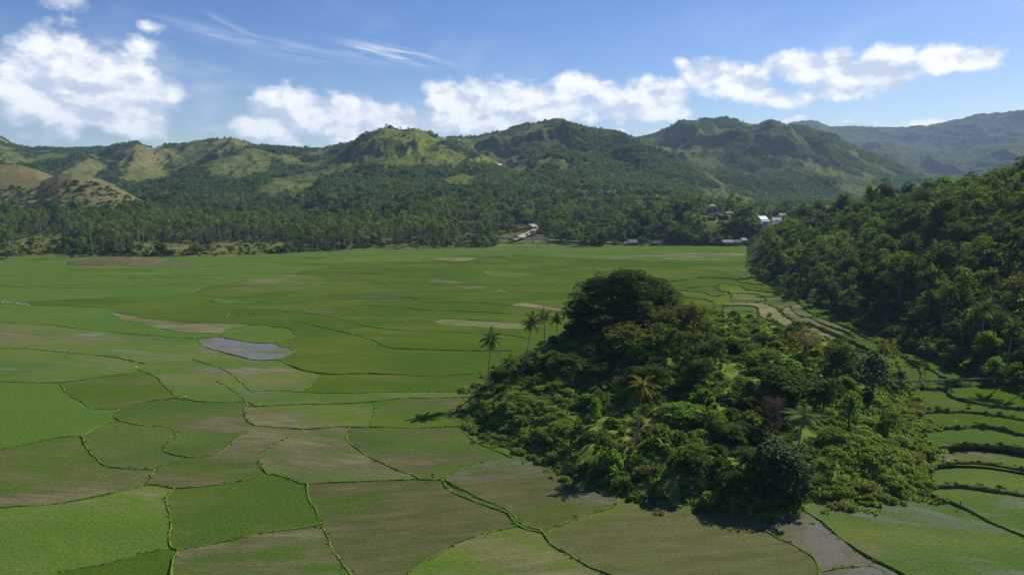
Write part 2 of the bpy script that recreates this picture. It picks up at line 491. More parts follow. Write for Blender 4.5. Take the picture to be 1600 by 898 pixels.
M['valley'] = ground_mat('valley_grass', ((.055, .085, .018), (.13, .14, .04), (.20, .165, .09)), 0.02)
M['forest_floor'] = ground_mat('forest_floor', ((.030, .055, .012), (.070, .100, .024), (.11, .095, .045)), 0.03)
M['mound'] = ground_mat('mound_grass', ((.075, .135, .018), (.17, .22, .040), (.22, .195, .080)), 0.06, 0.6, 2.0)
M['bund'] = ground_mat('bund_grass', ((.060, .125, .014), (.14, .20, .03), (.18, .15, .09)), 0.25, 0.8, 3.0)
M['bank'] = ground_mat('bank_grass', ((.060, .100, .018), (.14, .165, .038), (.18, .145, .085)), 0.2, 1.0, 2.0)
M['earth'] = ground_mat('bare_earth', ((.085, .085, .035), (.12, .10, .06), (.17, .135, .085)), 0.08, 0.5, 1.5)
M['dirt_road'] = ground_mat('dirt_road', ((.34, .31, .26), (.42, .38, .32), (.38, .33, .26)), 0.2, 0.3, 1.5)
M['hill_green'] = ground_mat('hill_green', ((.075, .112, .020), (.158, .178, .038), (.200, .165, .068)), 0.007, 0.6, 0.09, 'earth')
M['hill_brown'] = ground_mat('hill_brown', ((.085, .092, .030), (.140, .132, .050), (.165, .138, .066)), 0.004, 0.3, 0.09, 'earth')
M['hill_mixed'] = ground_mat('hill_mixed', ((.058, .084, .022), (.138, .155, .042), (.185, .158, .070)), 0.006, 0.6, 0.09, 'earth')
M['far_wood'] = ground_mat('far_wooded', ((.022, .044, .012), (.125, .165, .040), (.18, .20, .06)), 0.0030, 1.0, 0.05, 'earth')
# ------------------------------------------------------------------ the paddy plain: bund lines read off the photograph, as ground positions
def zmap(px, py):
    """Ground level of the stepped fields in the side valley (the plain itself is level 0)."""
    return max(0.0, min(1.0, (px - 1150) / 260.0)) * max(0.0, min(1.0, (800 - py) / 170.0)) * 2.4


FAR_EDGE = [(-420, 404), (-250, 404), (0, 399), (60, 400), (110, 403), (180, 401), (250, 401), (330, 400), (420, 397), (480, 394), (545, 391), (600, 388), (700, 387), (770, 387), (790, 383),
            (850, 383), (930, 385), (1000, 385), (1060, 383), (1120, 384), (1188, 385)]
FOOT = [(1188, 385), (1190, 405), (1172, 424), (1158, 436), (1190, 440), (1214, 446), (1216, 462), (1250, 470), (1300, 489), (1340, 511), (1392, 531), (1427, 550), (1467, 567), (1525, 590),
        (1562, 601), (1610, 622), (1700, 668), (1850, 745), (2000, 820)]
OUTER = FAR_EDGE + FOOT[1:] + [(2050, 960), (1700, 985), (800, 985), (0, 985), (-420, 985), (-700, 800)]
MOUND = [(725, 652), (731, 668), (745, 680), (762, 691), (800, 704), (826, 716), (857, 729), (875, 746), (898, 754), (929, 766), (961, 773), (1010, 787), (1059, 791), (1110, 795), (1160, 801),
         (1205, 812), (1240, 802), (1263, 791), (1344, 789), (1401, 781), (1456, 775), (1450, 758), (1452, 735), (1446, 700), (1441, 670), (1436, 640), (1424, 615), (1404, 590), (1375, 562),
         (1340, 545), (1300, 530), (1250, 520), (1200, 512), (1150, 500), (1100, 492), (1020, 498), (940, 515), (880, 535), (830, 548), (790, 565), (760, 590), (738, 618)]

# (height, width) of the bank, then its line
LINES = [
    # near left
    (.45, .9, [(-300, 740), (-100, 716), (0, 701), (29, 695), (95, 683), (129, 680), (155, 666), (187, 658), (201, 661), (218, 664), (259, 667), (273, 674), (273, 683), (257, 697), (259, 705), (270, 710), (287, 713), (310, 714), (339, 709), (356, 697), (376, 680), (399, 667)]),
    (.5, .9, [(129, 680), (130, 688), (134, 698), (145, 712), (158, 723), (171, 729), (185, 731), (213, 732), (241, 733)]),
    (.4, .8, [(241, 733), (260, 724), (287, 713)]),
    (.5, .9, [(241, 733), (236, 744), (233, 752), (228, 757)]),
    (.5, .9, [(-300, 800), (-80, 797), (0, 793), (30, 790), (75, 788), (130, 780), (172, 771), (205, 763), (232, 757), (250, 757), (271, 763)]),
    (.4, .8, [(271, 763), (300, 761), (345, 757), (400, 746), (420, 741)]),
    (.6, .9, [(271, 763), (262, 775), (260, 785), (264, 805), (267, 825), (264, 840), (266, 855), (278, 860), (270, 875), (267, 890), (268, 910), (262, 985)]),
    (.4, .8, [(266, 855), (220, 865), (170, 880), (120, 888), (80, 898), (40, 915), (-60, 950), (-200, 990)]),
    (.4, .8, [(278, 860), (330, 850), (400, 834), (450, 828), (500, 820)]),
    (.6, .9, [(478, 755), (482, 770), (485, 783), (496, 800), (502, 817), (510, 835), (520, 858), (535, 880), (555, 905), (590, 985)]),
    (.5, .8, [(420, 741), (432, 741), (455, 748), (478, 755), (520, 754), (568, 752), (620, 750), (650, 749), (690, 749)]),
    (.7, 1.0, [(690, 749), (697, 760), (715, 771), (735, 780), (755, 787), (778, 796), (793, 803), (800, 812), (808, 820), (825, 828), (847, 832), (852, 840), (866, 853), (895, 870), (926, 887), (955, 900), (1040, 950), (1080, 990)]),
    (.6, .8, [(694, 747), (705, 757), (727, 767), (752, 779), (782, 791), (801, 802), (809, 813), (826, 823), (849, 828)]),
    (.4, .8, [(560, 985), (600, 925), (636, 898), (673, 873), (716, 847), (750, 835), (782, 828), (806, 822)]),
    (.4, .8, [(850, 833), (878, 818), (915, 804), (946, 795), (964, 784), (966, 776)]),
    (.3, .7, [(694, 747), (702, 741), (722, 732), (753, 722), (776, 719), (800, 716), (828, 716)]),
    (.6, .9, [(546, 668), (542, 682), (548, 693), (560, 702), (575, 712), (600, 724), (625, 735), (650, 745), (656, 749)]),
    (.45, .8, [(399, 664), (434, 667), (475, 670), (509, 668), (529, 666), (552, 667), (587, 667), (660, 668), (716, 665), (728, 663)]),
    (.6, .8, [(718, 666), (735, 685), (760, 697), (790, 710), (802, 716)]),
    (.4, .8, [(420, 741), (409, 731), (405, 720), (411, 707), (423, 696), (440, 687), (457, 680), (475, 671)]),
    (.5, .8, [(187, 658), (180, 648), (187, 638)]),
    (.45, .8, [(-250, 590), (-80, 594), (0, 596), (80, 598), (118, 595), (160, 588), (214, 582)]),
    (.65, .9, [(214, 577), (232, 583), (246, 590), (254, 600), (270, 614), (275, 622), (294, 624), (321, 628), (347, 628), (382, 628), (400, 633)]),
    (.4, .8, [(96, 597), (97, 604), (107, 616), (126, 627), (147, 638), (187, 638), (227, 628), (274, 622)]),
    (.6, .9, [(-250, 498), (0, 504), (40, 507), (75, 507), (120, 513), (187, 520), (240, 524), (305, 529), (345, 525)]),
    (.55, .9, [(19, 544), (53, 545), (107, 551), (155, 555), (187, 560), (227, 568)]),
    (.6, .9, [(310, 528), (315, 539), (347, 550), (374, 557), (400, 563), (435, 562)]),
    (.3, .7, [(174, 491), (192, 499), (219, 505), (248, 512), (283, 519), (321, 520), (345, 521), (352, 514), (379, 509), (402, 508)]),
    (.6, .9, [(172, 490), (187, 489), (230, 497), (289, 503), (347, 505), (400, 508), (411, 508), (427, 511), (451, 513), (461, 521), (455, 528), (425, 536)]),
    (.5, .8, [(345, 525), (347, 527), (374, 532), (400, 536), (425, 536), (440, 541), (460, 548), (448, 555), (435, 562)]),
    (.7, .9, [(435, 562), (453, 571), (477, 579), (507, 584), (555, 584), (592, 584), (640, 586), (680, 588), (720, 585), (760, 584)]),
    (.7, .9, [(470, 487), (510, 494), (539, 500), (560, 507), (587, 512), (640, 517), (694, 518), (747, 521), (800, 524), (832, 530)]),
    (.7, .9, [(461, 500), (491, 508), (520, 515), (555, 523), (582, 531), (598, 539), (611, 544), (635, 545), (694, 547), (745, 548), (800, 548)]),
    (.4, .8, [(385, 634), (400, 635), (453, 632), (507, 631), (550, 630), (584, 627), (627, 622), (667, 622), (723, 620), (740, 619)]),
    (.4, .8, [(584, 627), (586, 640), (580, 663), (582, 668)]),
    (.4, .8, [(390, 612), (427, 610), (467, 612), (507, 614), (560, 614), (608, 612), (707, 612), (742, 612)]),
    (.4, .8, [(504, 585), (490, 598), (470, 612)]),
    (.5, .8, [(726, 622), (723, 640), (725, 664)]),
    (.5, .8, [(300, 560), (312, 565), (337, 572), (360, 583), (392, 612)]),
    (.4, .8, [(339, 596), (361, 608), (385, 627), (383, 640), (385, 655), (400, 666)]),
    (.5, .9, [(-250, 466), (0, 472), (45, 476), (150, 480), (166, 483), (187, 489)]),
    (.3, .8, [(0, 474), (45, 471), (112, 467), (174, 465), (214, 469), (294, 471), (345, 470)]),
    (.5, 1.0, [(150, 465), (182, 463), (240, 463), (302, 457), (329, 464), (400, 471), (440, 474)]),
    (.5, 1.0, [(-200, 424), (16, 429), (80, 432), (160, 431), (230, 436)]),
    (.6, 1.0, [(100, 423), (184, 425), (240, 425), (278, 420), (330, 416), (420, 414)]),
    (.5, 1.0, [(-200, 446), (20, 447), (110, 450), (210, 448), (300, 444), (380, 447), (440, 452)]),
    (.4, .8, [(75, 507), (83, 510), (40, 518), (-30, 530)]),
    (.6, 1.0, [(300, 452), (360, 440), (440, 431), (467, 428), (499, 433), (505, 440), (480, 450), (400, 455)]),
    (.7, 1.1, [(430, 411), (507, 412), (582, 411), (660, 408)]),
    (.5, 1.0, [(460, 424), (493, 420), (587, 417), (614, 423), (643, 425), (700, 424)]),
    (.7, 1.0, [(540, 430), (566, 435), (587, 441), (614, 448), (654, 453), (700, 452)]),
    (.4, 1.0, [(670, 440), (675, 435), (702, 437), (731, 443), (760, 447), (740, 452), (705, 447), (670, 440)]),
    (.5, 1.0, [(755, 424), (775, 423), (815, 425), (835, 428), (800, 432), (765, 430), (755, 424)]),
    (.7, 1.0, [(470, 468), (502, 465), (550, 463), (600, 463), (640, 464), (664, 471), (720, 472), (800, 477), (860, 485), (905, 489)]),
    (.7, 1.0, [(560, 476), (600, 479), (622, 480), (672, 485), (740, 487), (800, 490)]),
    (.7, 1.0, [(680, 502), (699, 498), (740, 500), (800, 504), (850, 507)]),
    (.3, .8, [(680, 502), (694, 508), (760, 511), (812, 514), (850, 507)]),
    (.6, 1.0, [(330, 476), (400, 472), (467, 470), (507, 465)]),
    (.7, 1.0, [(775, 449), (800, 455), (832, 457), (877, 459), (910, 458)]),
    (.5, 1.0, [(868, 446), (885, 440), (905, 439), (925, 443)]),
    (.4, 1.0, [(868, 446), (890, 451), (920, 452)]),
    (.6, 1.0, [(790, 480), (815, 473), (850, 477), (890, 483)]),
    (.5, 1.0, [(670, 404), (700, 400), (745, 403), (715, 408), (670, 404)]),
    (.5, 1.0, [(750, 396), (830, 399), (920, 405), (1010, 408), (1100, 412), (1165, 424)]),
    (.6, 1.0, [(850, 392), (930, 396), (1010, 397), (1100, 394), (1186, 396)]),
    (.6, 1.0, [(880, 420), (960, 424), (1040, 421), (1120, 422), (1160, 434)]),
    # stepped fields behind and right of the knoll
    (1.0, 1.2, [(1016, 431), (1032, 437), (1056, 440), (1094, 434), (1130, 435), (1160, 437)]),
    (1.1, 1.2, [(1056, 458), (1075, 465), (1107, 469), (1116, 477), (1108, 487), (1096, 494)]),
    (.9, 1.2, [(1086, 456), (1102, 458), (1116, 463), (1140, 460)]),
    (1.0, 1.2, [(1120, 451), (1130, 456), (1141, 458), (1141, 475), (1108, 478)]),
    (1.0, 1.2, [(1119, 443), (1146, 446), (1175, 449), (1200, 452), (1217, 452)]),
    (1.2, 1.3, [(1141, 459), (1160, 459), (1183, 460), (1195, 464), (1216, 463)]),
    (1.0, 1.2, [(1141, 469), (1170, 469), (1195, 470), (1194, 463)]),
    (1.2, 1.4, [(1141, 475), (1170, 474), (1193, 475), (1210, 480), (1225, 486)]),
    (.8, 1.0, [(1131, 478), (1131, 491), (1140, 498), (1150, 503), (1182, 500), (1184, 481), (1160, 478), (1131, 479)]),
    (1.3, 1.6, [(1174, 500), (1190, 504), (1220, 510), (1245, 515), (1262, 522)]),
    (1.2, 1.5, [(1201, 488), (1203, 497), (1215, 503)]),
    (1.3, 1.8, [(1215, 480), (1221, 488), (1240, 501), (1275, 510), (1295, 518), (1315, 524), (1340, 530), (1372, 537), (1408, 556)]),
    (1.2, 1.5, [(1236, 484), (1245, 492), (1258, 497)]),
    (1.4, 2.0, [(1248, 472), (1262, 488), (1280, 496), (1301, 503), (1325, 512), (1345, 520)]),
    (1.2, 1.6, [(1330, 513), (1360, 530), (1390, 545), (1420, 562), (1446, 580)]),
    (1.0, 1.4, [(1402, 567), (1410, 580), (1416, 600)]),
    (1.0, 1.5, [(1420, 565), (1438, 575), (1443, 600)]),
    (1.2, 1.8, [(1446, 572), (1465, 582), (1482, 595), (1495, 602)]),
    (1.3, 1.6, [(1440, 607), (1475, 608), (1494, 622), (1534, 630), (1587, 638), (1650, 646), (1760, 662)]),
    (1.2, 1.5, [(1436, 642), (1470, 641), (1516, 642), (1560, 648), (1600, 655), (1700, 672), (1850, 702)]),
    (1.2, 1.5, [(1444, 674), (1465, 668), (1500, 666), (1528, 664), (1565, 670), (1600, 679), (1700, 700), (1850, 740)]),
    (1.2, 1.5, [(1447, 699), (1470, 696), (1493, 694), (1530, 693), (1570, 697), (1600, 702), (1700, 720), (1850, 755)]),
    (.9, 1.4, [(1450, 726), (1476, 722), (1522, 721), (1570, 727), (1600, 732), (1700, 752), (1850, 790)]),
    (1.1, 1.5, [(1452, 758), (1487, 756), (1515, 758), (1545, 763), (1600, 772), (1700, 792), (1850, 825)]),
    (.7, 1.1, [(1455, 772), (1475, 780), (1502, 792), (1530, 807), (1562, 822), (1600, 838), (1650, 860), (1800, 930)]),
    (.7, 1.1, [(1257, 798), (1275, 808), (1295, 824), (1321, 844), (1344, 861), (1378, 881), (1413, 898), (1440, 915), (1540, 985)]),
    (.35, .8, [(1196, 810), (1200, 830), (1232, 847), (1257, 861), (1272, 874), (1278, 898), (1278, 990)]),
    (.3, .7, [(1278, 893), (1300, 890), (1338, 884), (1361, 884), (1390, 897), (1420, 930)]),
    (.9, 1.1, [(1158, 452), (1185, 455), (1214, 457)]), (.9, 1.1, [(1148, 491), (1168, 487), (1184, 489)]), (1.1, 1.3, [(1226, 481), (1240, 479), (1252, 477)]),
    (1.1, 1.3, [(1266, 496), (1290, 508), (1318, 517), (1335, 526)]), (1.1, 1.3, [(1345, 521), (1380, 538), (1407, 555)]), (.9, 1.1, [(1088, 446), (1108, 448), (1126, 447)]),
    (.9, 1.1, [(1058, 447), (1076, 450), (1090, 449)]), (1.1, 1.3, [(1183, 492), (1200, 500), (1224, 508)]), (.9, 1.1, [(1036, 452), (1062, 453), (1088, 457)]), (.9, 1.1, [(1150, 440), (1172, 443), (1200, 445)]),
    (1.0, 1.2, [(1290, 516), (1316, 527), (1350, 541), (1385, 560)]),
    # beyond the sides of the photograph
    (.5, 1.0, [(-60, 640), (-120, 690), (-150, 715)]), (.5, 1.0, [(-140, 718), (-180, 800)]), (.5, 1.0, [(-100, 500), (-130, 595)]), (.5, 1.0, [(-200, 550), (-120, 548), (19, 544)]),
]

_r = random.Random(19)
for _k in range(30):           # more of the fine divisions far out on the plain
    _x, _y = _r.uniform(-60, 1080), 397 + 88 * _r.random() ** 1.2
    _L = _r.uniform(70, 230) * (0.6 + (_y - 380) / 110)
    _c = _r.uniform(-.035, .035); _s = _r.uniform(-.012, .022)
    if _x + _L > 880 and _y > 425: continue
    LINES.append((.55, 1.0, [(_x + _L * u, _y + _s * _L * u + _c * _L * 4 * u * (1 - u) * .5) for u in (0, .2, .4, .6, .8, 1)]))

# what grows where: a point of the field -> (mud, water, yellow, dry)
SEEDS = {
    (60, 660): (.10, 0, .22, 0), (60, 725): (.62, .0, .62, .25), (200, 695): (.48, .05, .55, .1), (330, 680): (.42, .1, .40, 0), (330, 735): (.68, .12, .5, .2), (120, 825): (.92, .12, .4, .0),
    (380, 800): (.14, 0, .30, 0), (150, 893): (.05, 0, .22, 0), (400, 875): (.64, 0, .48, .1), (620, 850): (.86, .05, .6, .05), (520, 715): (.66, .12, .5, .1), (660, 705): (.52, .15, .50, 0),
    (790, 770): (.85, .36, .6, .1), (790, 880): (.62, 0, .55, .15), (1050, 850): (.84, .05, .85, .0), (480, 648): (.62, .22, .5, .2), (655, 645): (.62, .32, .5, 0), (765, 700): (.55, .2, .4, 0),
    (60, 618): (.35, .36, .3, 0), (180, 610): (.58, .25, .45, .05), (300, 650): (.38, .1, .4, 0), (640, 600): (.38, .15, .5, .05), (480, 622): (.55, .34, .5, .15), (430, 600): (.25, .25, .3, 0),
    (260, 505): (.85, .32, .5, .6), (405, 522): (.9, .46, .5, .4), (390, 547): (1.1, .80, .4, .2), (760, 506): (.80, 0, .6, 0.7), (1167, 465): (.5, .1, .6, .4), (1157, 490): (.02, 0, .55, 0),
    (1167, 472): (.4, .1, .6, .3), (1430, 840): (.20, .40, .42, 0), (1550, 800): (.02, 0, .50, 0), (1320, 870): (1.2, .75, .4, .0), (1235, 880): (.74, .05, .75, 0), (1335, 893): (.9, .5, .4, 0),
    (150, 472): (1.0, .15, .5, .55), (30, 515): (.5, 0, .95, .2), (700, 441): (.58, 0, .5, .6), (790, 428): (.60, .05, .5, .6), (895, 446): (.60, .1, .5, .6), (705, 404): (.5, 0, .9, .7), (845, 480): (.9, 0, .8, .75),
    (470, 437): (.5, .15, .6, .3), (130, 530): (.20, 0, .25, 0), (150, 590): (.5, .15, .45, 0), (560, 560): (.22, .22, .30, 0), (650, 535): (.10, 0, .60, 0), (700, 480): (.45, .05, .5, .5),
    (1530, 640): (.02, 0, .50, 0), (1530, 655): (.02, 0, .48, 0), (1530, 680): (.08, .1, .45, 0), (1530, 708): (.45, .05, .7, .1), (1530, 742): (.35, 0, .8, .2), (1530, 620): (.05, 0, .45, 0),
    (1210, 492): (1.0, .2, .5, .8), (1280, 503): (.82, 0, .5, 0.56), (1290, 490): (.02, 0, .5, 0), (1240, 489): (.82, 0, .5, 0.3), (1425, 590): (.02, 0, .5, 0), (1460, 595): (.02, 0, .5, 0),
    (1330, 530): (.25, 0, .55, 0), (1385, 535): (.05, 0, .5, 0),
}


def smooth_line(pts, sub=3):
    P = [np.array(p, float) for p in pts]
    if len(P) < 3:
        return [tuple(P[0] + (P[-1] - P[0]) * k / 4) for k in range(5)]
    out = []
    for i in range(len(P) - 1):
        p0, p1, p2, p3 = P[max(i - 1, 0)], P[i], P[i + 1], P[min(i + 2, len(P) - 1)]
        for k in range(sub):
            t = k / sub
            out.append(tuple(0.5 * ((2 * p1) + (-p0 + p2) * t + (2 * p0 - 5 * p1 + 4 * p2 - p3) * t * t + (-p0 + 3 * p1 - 3 * p2 + p3) * t ** 3)))
    out.append(tuple(P[-1]))
    return out


def seg_nearest(p, a, b):
    ax, ay, bx, by = a[0], a[1], b[0], b[1]
    dx, dy = bx - ax, by - ay
    L = dx * dx + dy * dy
    t = 0 if L == 0 else max(0, min(1, ((p[0] - ax) * dx + (p[1] - ay) * dy) / L))
    q = (ax + dx * t, ay + dy * t)
    return math.hypot(p[0] - q[0], p[1] - q[1]), q


smooth = [smooth_line(l[2]) for l in LINES]
closed_out = OUTER + [OUTER[0]]
closed_mound = MOUND + [MOUND[0]]
allp = smooth + [closed_out, closed_mound]
for i, ln in enumerate(smooth):           # join loose ends to the bank or edge they meet
    if math.hypot(ln[0][0] - ln[-1][0], ln[0][1] - ln[-1][1]) < .5:
        continue
    for end, nxt in ((0, 1), (-1, -2)):
        p = ln[end]
        best, bq = 9.0, None
        for j, other in enumerate(allp):
            if j == i:
                continue
            for k in range(len(other) - 1):
                d, q = seg_nearest(p, other[k], other[k + 1])
                if d < best:
                    best, bq = d, q
        if bq is not None:
            dx, dy = bq[0] - ln[nxt][0], bq[1] - ln[nxt][1]
            L = math.hypot(dx, dy) or 1
            ln[end] = (bq[0] + dx / L * 0.5, bq[1] + dy / L * 0.5)


def to_ground(p):
    return on_level(p[0], p[1], zmap(*p))


rngl = np.random.default_rng(5)
lines_w = [[(lambda q: (q[0], q[1]))(to_ground(p)) for p in ln] for ln in smooth]
outer_w = [to_ground(p) for p in OUTER]
mound_w = [to_ground(p) for p in MOUND]


def inside_poly(x, y, poly):
    x = np.asarray(x, float); y = np.asarray(y, float)
    r = np.zeros(np.broadcast(x, y).shape, bool)
    n = len(poly)
    for i in range(n):
        x0, y0 = poly[i]; x1, y1 = poly[(i + 1) % n]
        c = ((y0 > y) != (y1 > y)) & (x < (x1 - x0) * (y - y0) / ((y1 - y0) or 1e-9) + x0)
        r ^= c
    return r


def dist_poly(x, y, poly):
    x = np.asarray(x, float); y = np.asarray(y, float)
    d = np.full(np.broadcast(x, y).shape, 1e9)
    n = len(poly)
    for i in range(n):
        x0, y0 = poly[i]; x1, y1 = poly[(i + 1) % n]
        dx, dy = x1 - x0, y1 - y0
        t = np.clip(((x - x0) * dx + (y - y0) * dy) / (dx * dx + dy * dy + 1e-9), 0, 1)
        d = np.minimum(d, np.hypot(x - x0 - t * dx, y - y0 - t * dy))
    return d


# --- cut the plain into fields along the bund lines
cv, ce = [], []
def add_chain(pts, close=False):
    n0 = len(cv)
    for p in pts:
        cv.append(Vector((p[0], p[1])))
    for i in range(len(pts) - 1):
        ce.append((n0 + i, n0 + i + 1))
    if close:
        ce.append((n0 + len(pts) - 1, n0))
for l in lines_w:
    add_chain(l)
add_chain(outer_w, True)
add_chain(mound_w, True)
ov, oe, of, _, oeo, _ = geometry.delaunay_2d_cdt(cv, ce, [], 0, 1e-4)
cons = {tuple(sorted(e)) for e, src in zip(oe, oeo) if len(src)}
edge_f = {}
for fi, f in enumerate(of):
    for a, b in zip(f, list(f[1:]) + [f[0]]):
        edge_f.setdefault(tuple(sorted((a, b))), []).append(fi)
region = [-1] * len(of)
nreg = 0
for s0 in range(len(of)):
    if region[s0] >= 0:
        continue
    st = [s0]; region[s0] = nreg
    while st:
        f = st.pop()
        tri = of[f]
        for a, b in zip(tri, list(tri[1:]) + [tri[0]]):
            e = tuple(sorted((a, b)))
            if e in cons:
                continue
            for g in edge_f[e]:
                if region[g] < 0:
                    region[g] = nreg; st.append(g)
    nreg += 1
seed_w = {to_ground(k): v for k, v in SEEDS.items()}
tris = {}
for fi, r in enumerate(region):
    tris.setdefault(r, []).append(fi)
rf = np.random.default_rng(11)
n_fields = 0
FIELD_LEVELS = []
for r, fl in sorted(tris.items(), key=lambda kv: -len(kv[1])):
    A = 0; cx = cy = 0
    for f in fl:
        a, b, c = (ov[i] for i in of[f])
        ar = abs((b - a).cross(c - a)) / 2
        A += ar; g = (a + b + c) / 3; cx += g.x * ar; cy += g.y * ar
    if A < 1.0:
        continue
    big = max(fl, key=lambda f: abs((ov[of[f][1]] - ov[of[f][0]]).cross(ov[of[f][2]] - ov[of[f][0]])))
    g = (ov[of[big][0]] + ov[of[big][1]] + ov[of[big][2]]) / 3
    if not inside_poly(g.x, g.y, outer_w) or inside_poly(g.x, g.y, mound_w):
        continue
    pv = None
    for (sx_, sy_), v in seed_w.items():
        for f in fl:
            if geometry.intersect_point_tri_2d(Vector((sx_, sy_)), *(ov[i] for i in of[f])):
                pv = v; break
        if pv: break
    ppx, ppy = project(g.x, g.y, 0)
    if pv is not None and ppy < 560 and A > 9000 and pv[0] > .3:
        pv = None
    if pv is None:
        k = rf.random(5)
        pv = (0.10 + 0.42 * k[0] ** 2 + (0.12 if ppy > 560 else 0), 0.26 * k[1] ** 2, 0.10 + 0.75 * k[2], 0.5 * k[3] ** 2)
    ids = sorted({i for f in fl for i in of[f]})
    mp_ = {v: i for i, v in enumerate(ids)}
    pys = [project(ov[i].x, ov[i].y, 0) for i in ids]
    lvl = float(np.mean([zmap(*p) for p in pys])) if ppx > 1120 and ppy < 800 else 0.0
    z = lvl + 0.004
    V = [(ov[i].x, ov[i].y, z) for i in ids]
    Fc = []
    for f in fl:
        t3 = [mp_[i] for i in of[f]]
        a, b, c = (ov[i] for i in of[f])
        if (b - a).cross(c - a) < 0:
            t3.reverse()
        Fc.append(t3)
    rim = []
    cnt = {}
    for t3 in Fc:
        for a, b in zip(t3, t3[1:] + t3[:1]):
            cnt.setdefault((min(a, b), max(a, b)), []).append((a, b))
    nb = len(V)
    V += [(x, y, z - 1.2) for x, y, _ in V]
    Q = []
    for e, l in cnt.items():
        if len(l) == 1:
            a, b = l[0]
            Q.append([b, a, a + nb, b + nb])
    me = mesh_np("rice_field", V, [np.array(Fc), np.array(Q)] if Q else np.array(Fc), M['paddy'])
    o = link("rice_field", me)
    o.color = (min(pv[0], 1.6), pv[1], pv[2], min(pv[3], 1.0))
    wetw = "flooded" if pv[1] > .4 else ("muddy" if pv[0] > .55 else "green")
    tag(o, kind="structure")
    FIELD_LEVELS.append((o, lvl))
    n_fields += 1
print("fields", n_fields)


# --- the banks between the fields
def strip_mesh(name, pts, height, width, mat, zf, seed, rough=0.35):
    """A low earth bank that follows a line: rough top, uneven width."""
    rg = np.random.default_rng(seed)
    P = [np.array(p, float) for p in pts]
    d = [P[0]]
    for a, b in zip(P[:-1], P[1:]):
        L = np.linalg.norm(b - a)
        k = max(1, min(400, int(L / max(0.7, np.linalg.norm(b) / 330))))
        for i in range(1, k + 1):
            d.append(a + (b - a) * i / k)
    d = np.array(d)
    n = len(d)
    tg = np.gradient(d, axis=0)
    tg /= (np.linalg.norm(tg, axis=1, keepdims=True) + 1e-9)
    nr = np.stack([-tg[:, 1], tg[:, 0]], 1)
    s = np.cumsum(np.r_[0, np.linalg.norm(np.diff(d, axis=0), axis=1)])
    d = d + nr * ((fbm(s * .22, s * 0 + seed, seed, 3) - .5) * 0.7)[:, None]
    wob = 0.55 + 0.9 * fbm(s * .4, s * 0 + 3.1, seed + 9, 3)
    hh = height * (0.08 + 1.1 * fbm(s * .3, s * 0 + 1.7, seed + 4, 3) * (0.45 + 1.2 * vnoise(s * .045, s * 0 + .7, seed + 14))) + rg.normal(0, .06 * height, n)
    zz = np.array([zf(x, y) for x, y in d])
    prof = [(-1.0, -0.8), (-.75, .25), (-.4, .92), (0.05, 1.0), (.45, .85), (.8, .2), (1.0, -0.8)]
    V = []
    for u, h in prof:
        jit = rg.normal(0, .06, n) * width
        off = u * width * 0.6 * wob + jit
        V.append(np.stack([d[:, 0] + nr[:, 0] * off, d[:, 1] + nr[:, 1] * off, zz + (hh * h if h > 0 else h * 0.5 + hh * 0)], 1))
    k = len(prof)
    V = np.stack(V, 1).reshape(-1, 3)
    i = np.arange(n - 1)[:, None] * k + np.arange(k - 1)[None, :]
    i = i.ravel()
    Fq = np.stack([i, i + 1, i + k + 1, i + k], 1)
    return mesh_np(name, V, Fq, mat), d, zz, hh


BUND_POINTS = []
BANK_POINTS = []       # where taller growth stands on the terrace banks
def bank_level(x, y):
    px, py = project(x, y, 0)
    return zmap(px, py) if px > 1120 and py < 800 else 0.0
for li, (h, w, raw) in enumerate(LINES):
    terr = h >= 0.8 and max(p[0] for p in raw) > 1000
    me, d, zz, hh = strip_mesh("field_bank", lines_w[li], h * (.6 if terr else .62 if max(p[1] for p in raw) > 560 else .5 if max(p[1] for p in raw) > 480 else .45), w * (1.0 if terr else .6), M['bank'] if terr else M['bund'], bank_level, 100 + li)
    o = link("terrace_bank" if terr else "field_bank", me)
    tag(o, kind="structure")
    if not terr and max(p[1] for p in raw) > 520:
        BUND_POINTS.append((d, zz, hh, w))
    if terr:
        BANK_POINTS.append((d, zz, hh, w, h))


# ------------------------------------------------------------------ the knoll in the fields
KX, KY = at(985, 500, 246)[0], 246.0
def knoll_h(x, y):
    x = np.asarray(x, float); y = np.asarray(y, float)
    ins = inside_poly(x, y, mound_w)
    e = dist_poly(x, y, mound_w)
    rise = 4.2 * sstep(0, 13, e) + 2.5 * sstep(6, 34, e)
    peak = 12.5 * np.exp(-(((x - KX) / 36) ** 2 + ((y - KY) / 42) ** 2))
    rid = 4.0 * np.exp(-(((x - KX - 45) / 38) ** 2 + ((y - KY + 18) / 36) ** 2))
    n = (fbm(x / 14, y / 14, 3) - .5) * 4.2 + (fbm(x / 4, y / 4, 8) - .5) * 1.3
    h = rise + (peak + rid) * sstep(2, 30, e) + n * sstep(0, 8, e)
    base = np.vectorize(lambda a, b: bank_level(a, b))(x, y) * 0.6
    return np.where(ins, np.maximum(h, 0.05) + base, base - 0.6 - 0.3 * np.minimum(e, 3))


xs = [p[0] for p in mound_w]; ys = [p[1] for p in mound_w]
gx = np.arange(min(xs) - 4, max(xs) + 4, 1.15); gy = np.arange(min(ys) - 4, max(ys) + 4, 1.15)
GX, GY = np.meshgrid(gx, gy)
GZ = knoll_h(GX, GY)
V = np.stack([GX, GY, GZ], -1).reshape(-1, 3)
nx = len(gx)
ii = (np.arange(len(gy) - 1)[:, None] * nx + np.arange(nx - 1)[None, :])
keep = (GZ[:-1, :-1] > -1.4)
ii = ii[keep]
o = link("knoll_hill", mesh_np("knoll_hill", V, np.stack([ii, ii + 1, ii + nx + 1, ii + nx], 1), M['mound'], True))
tag(o, kind="structure")


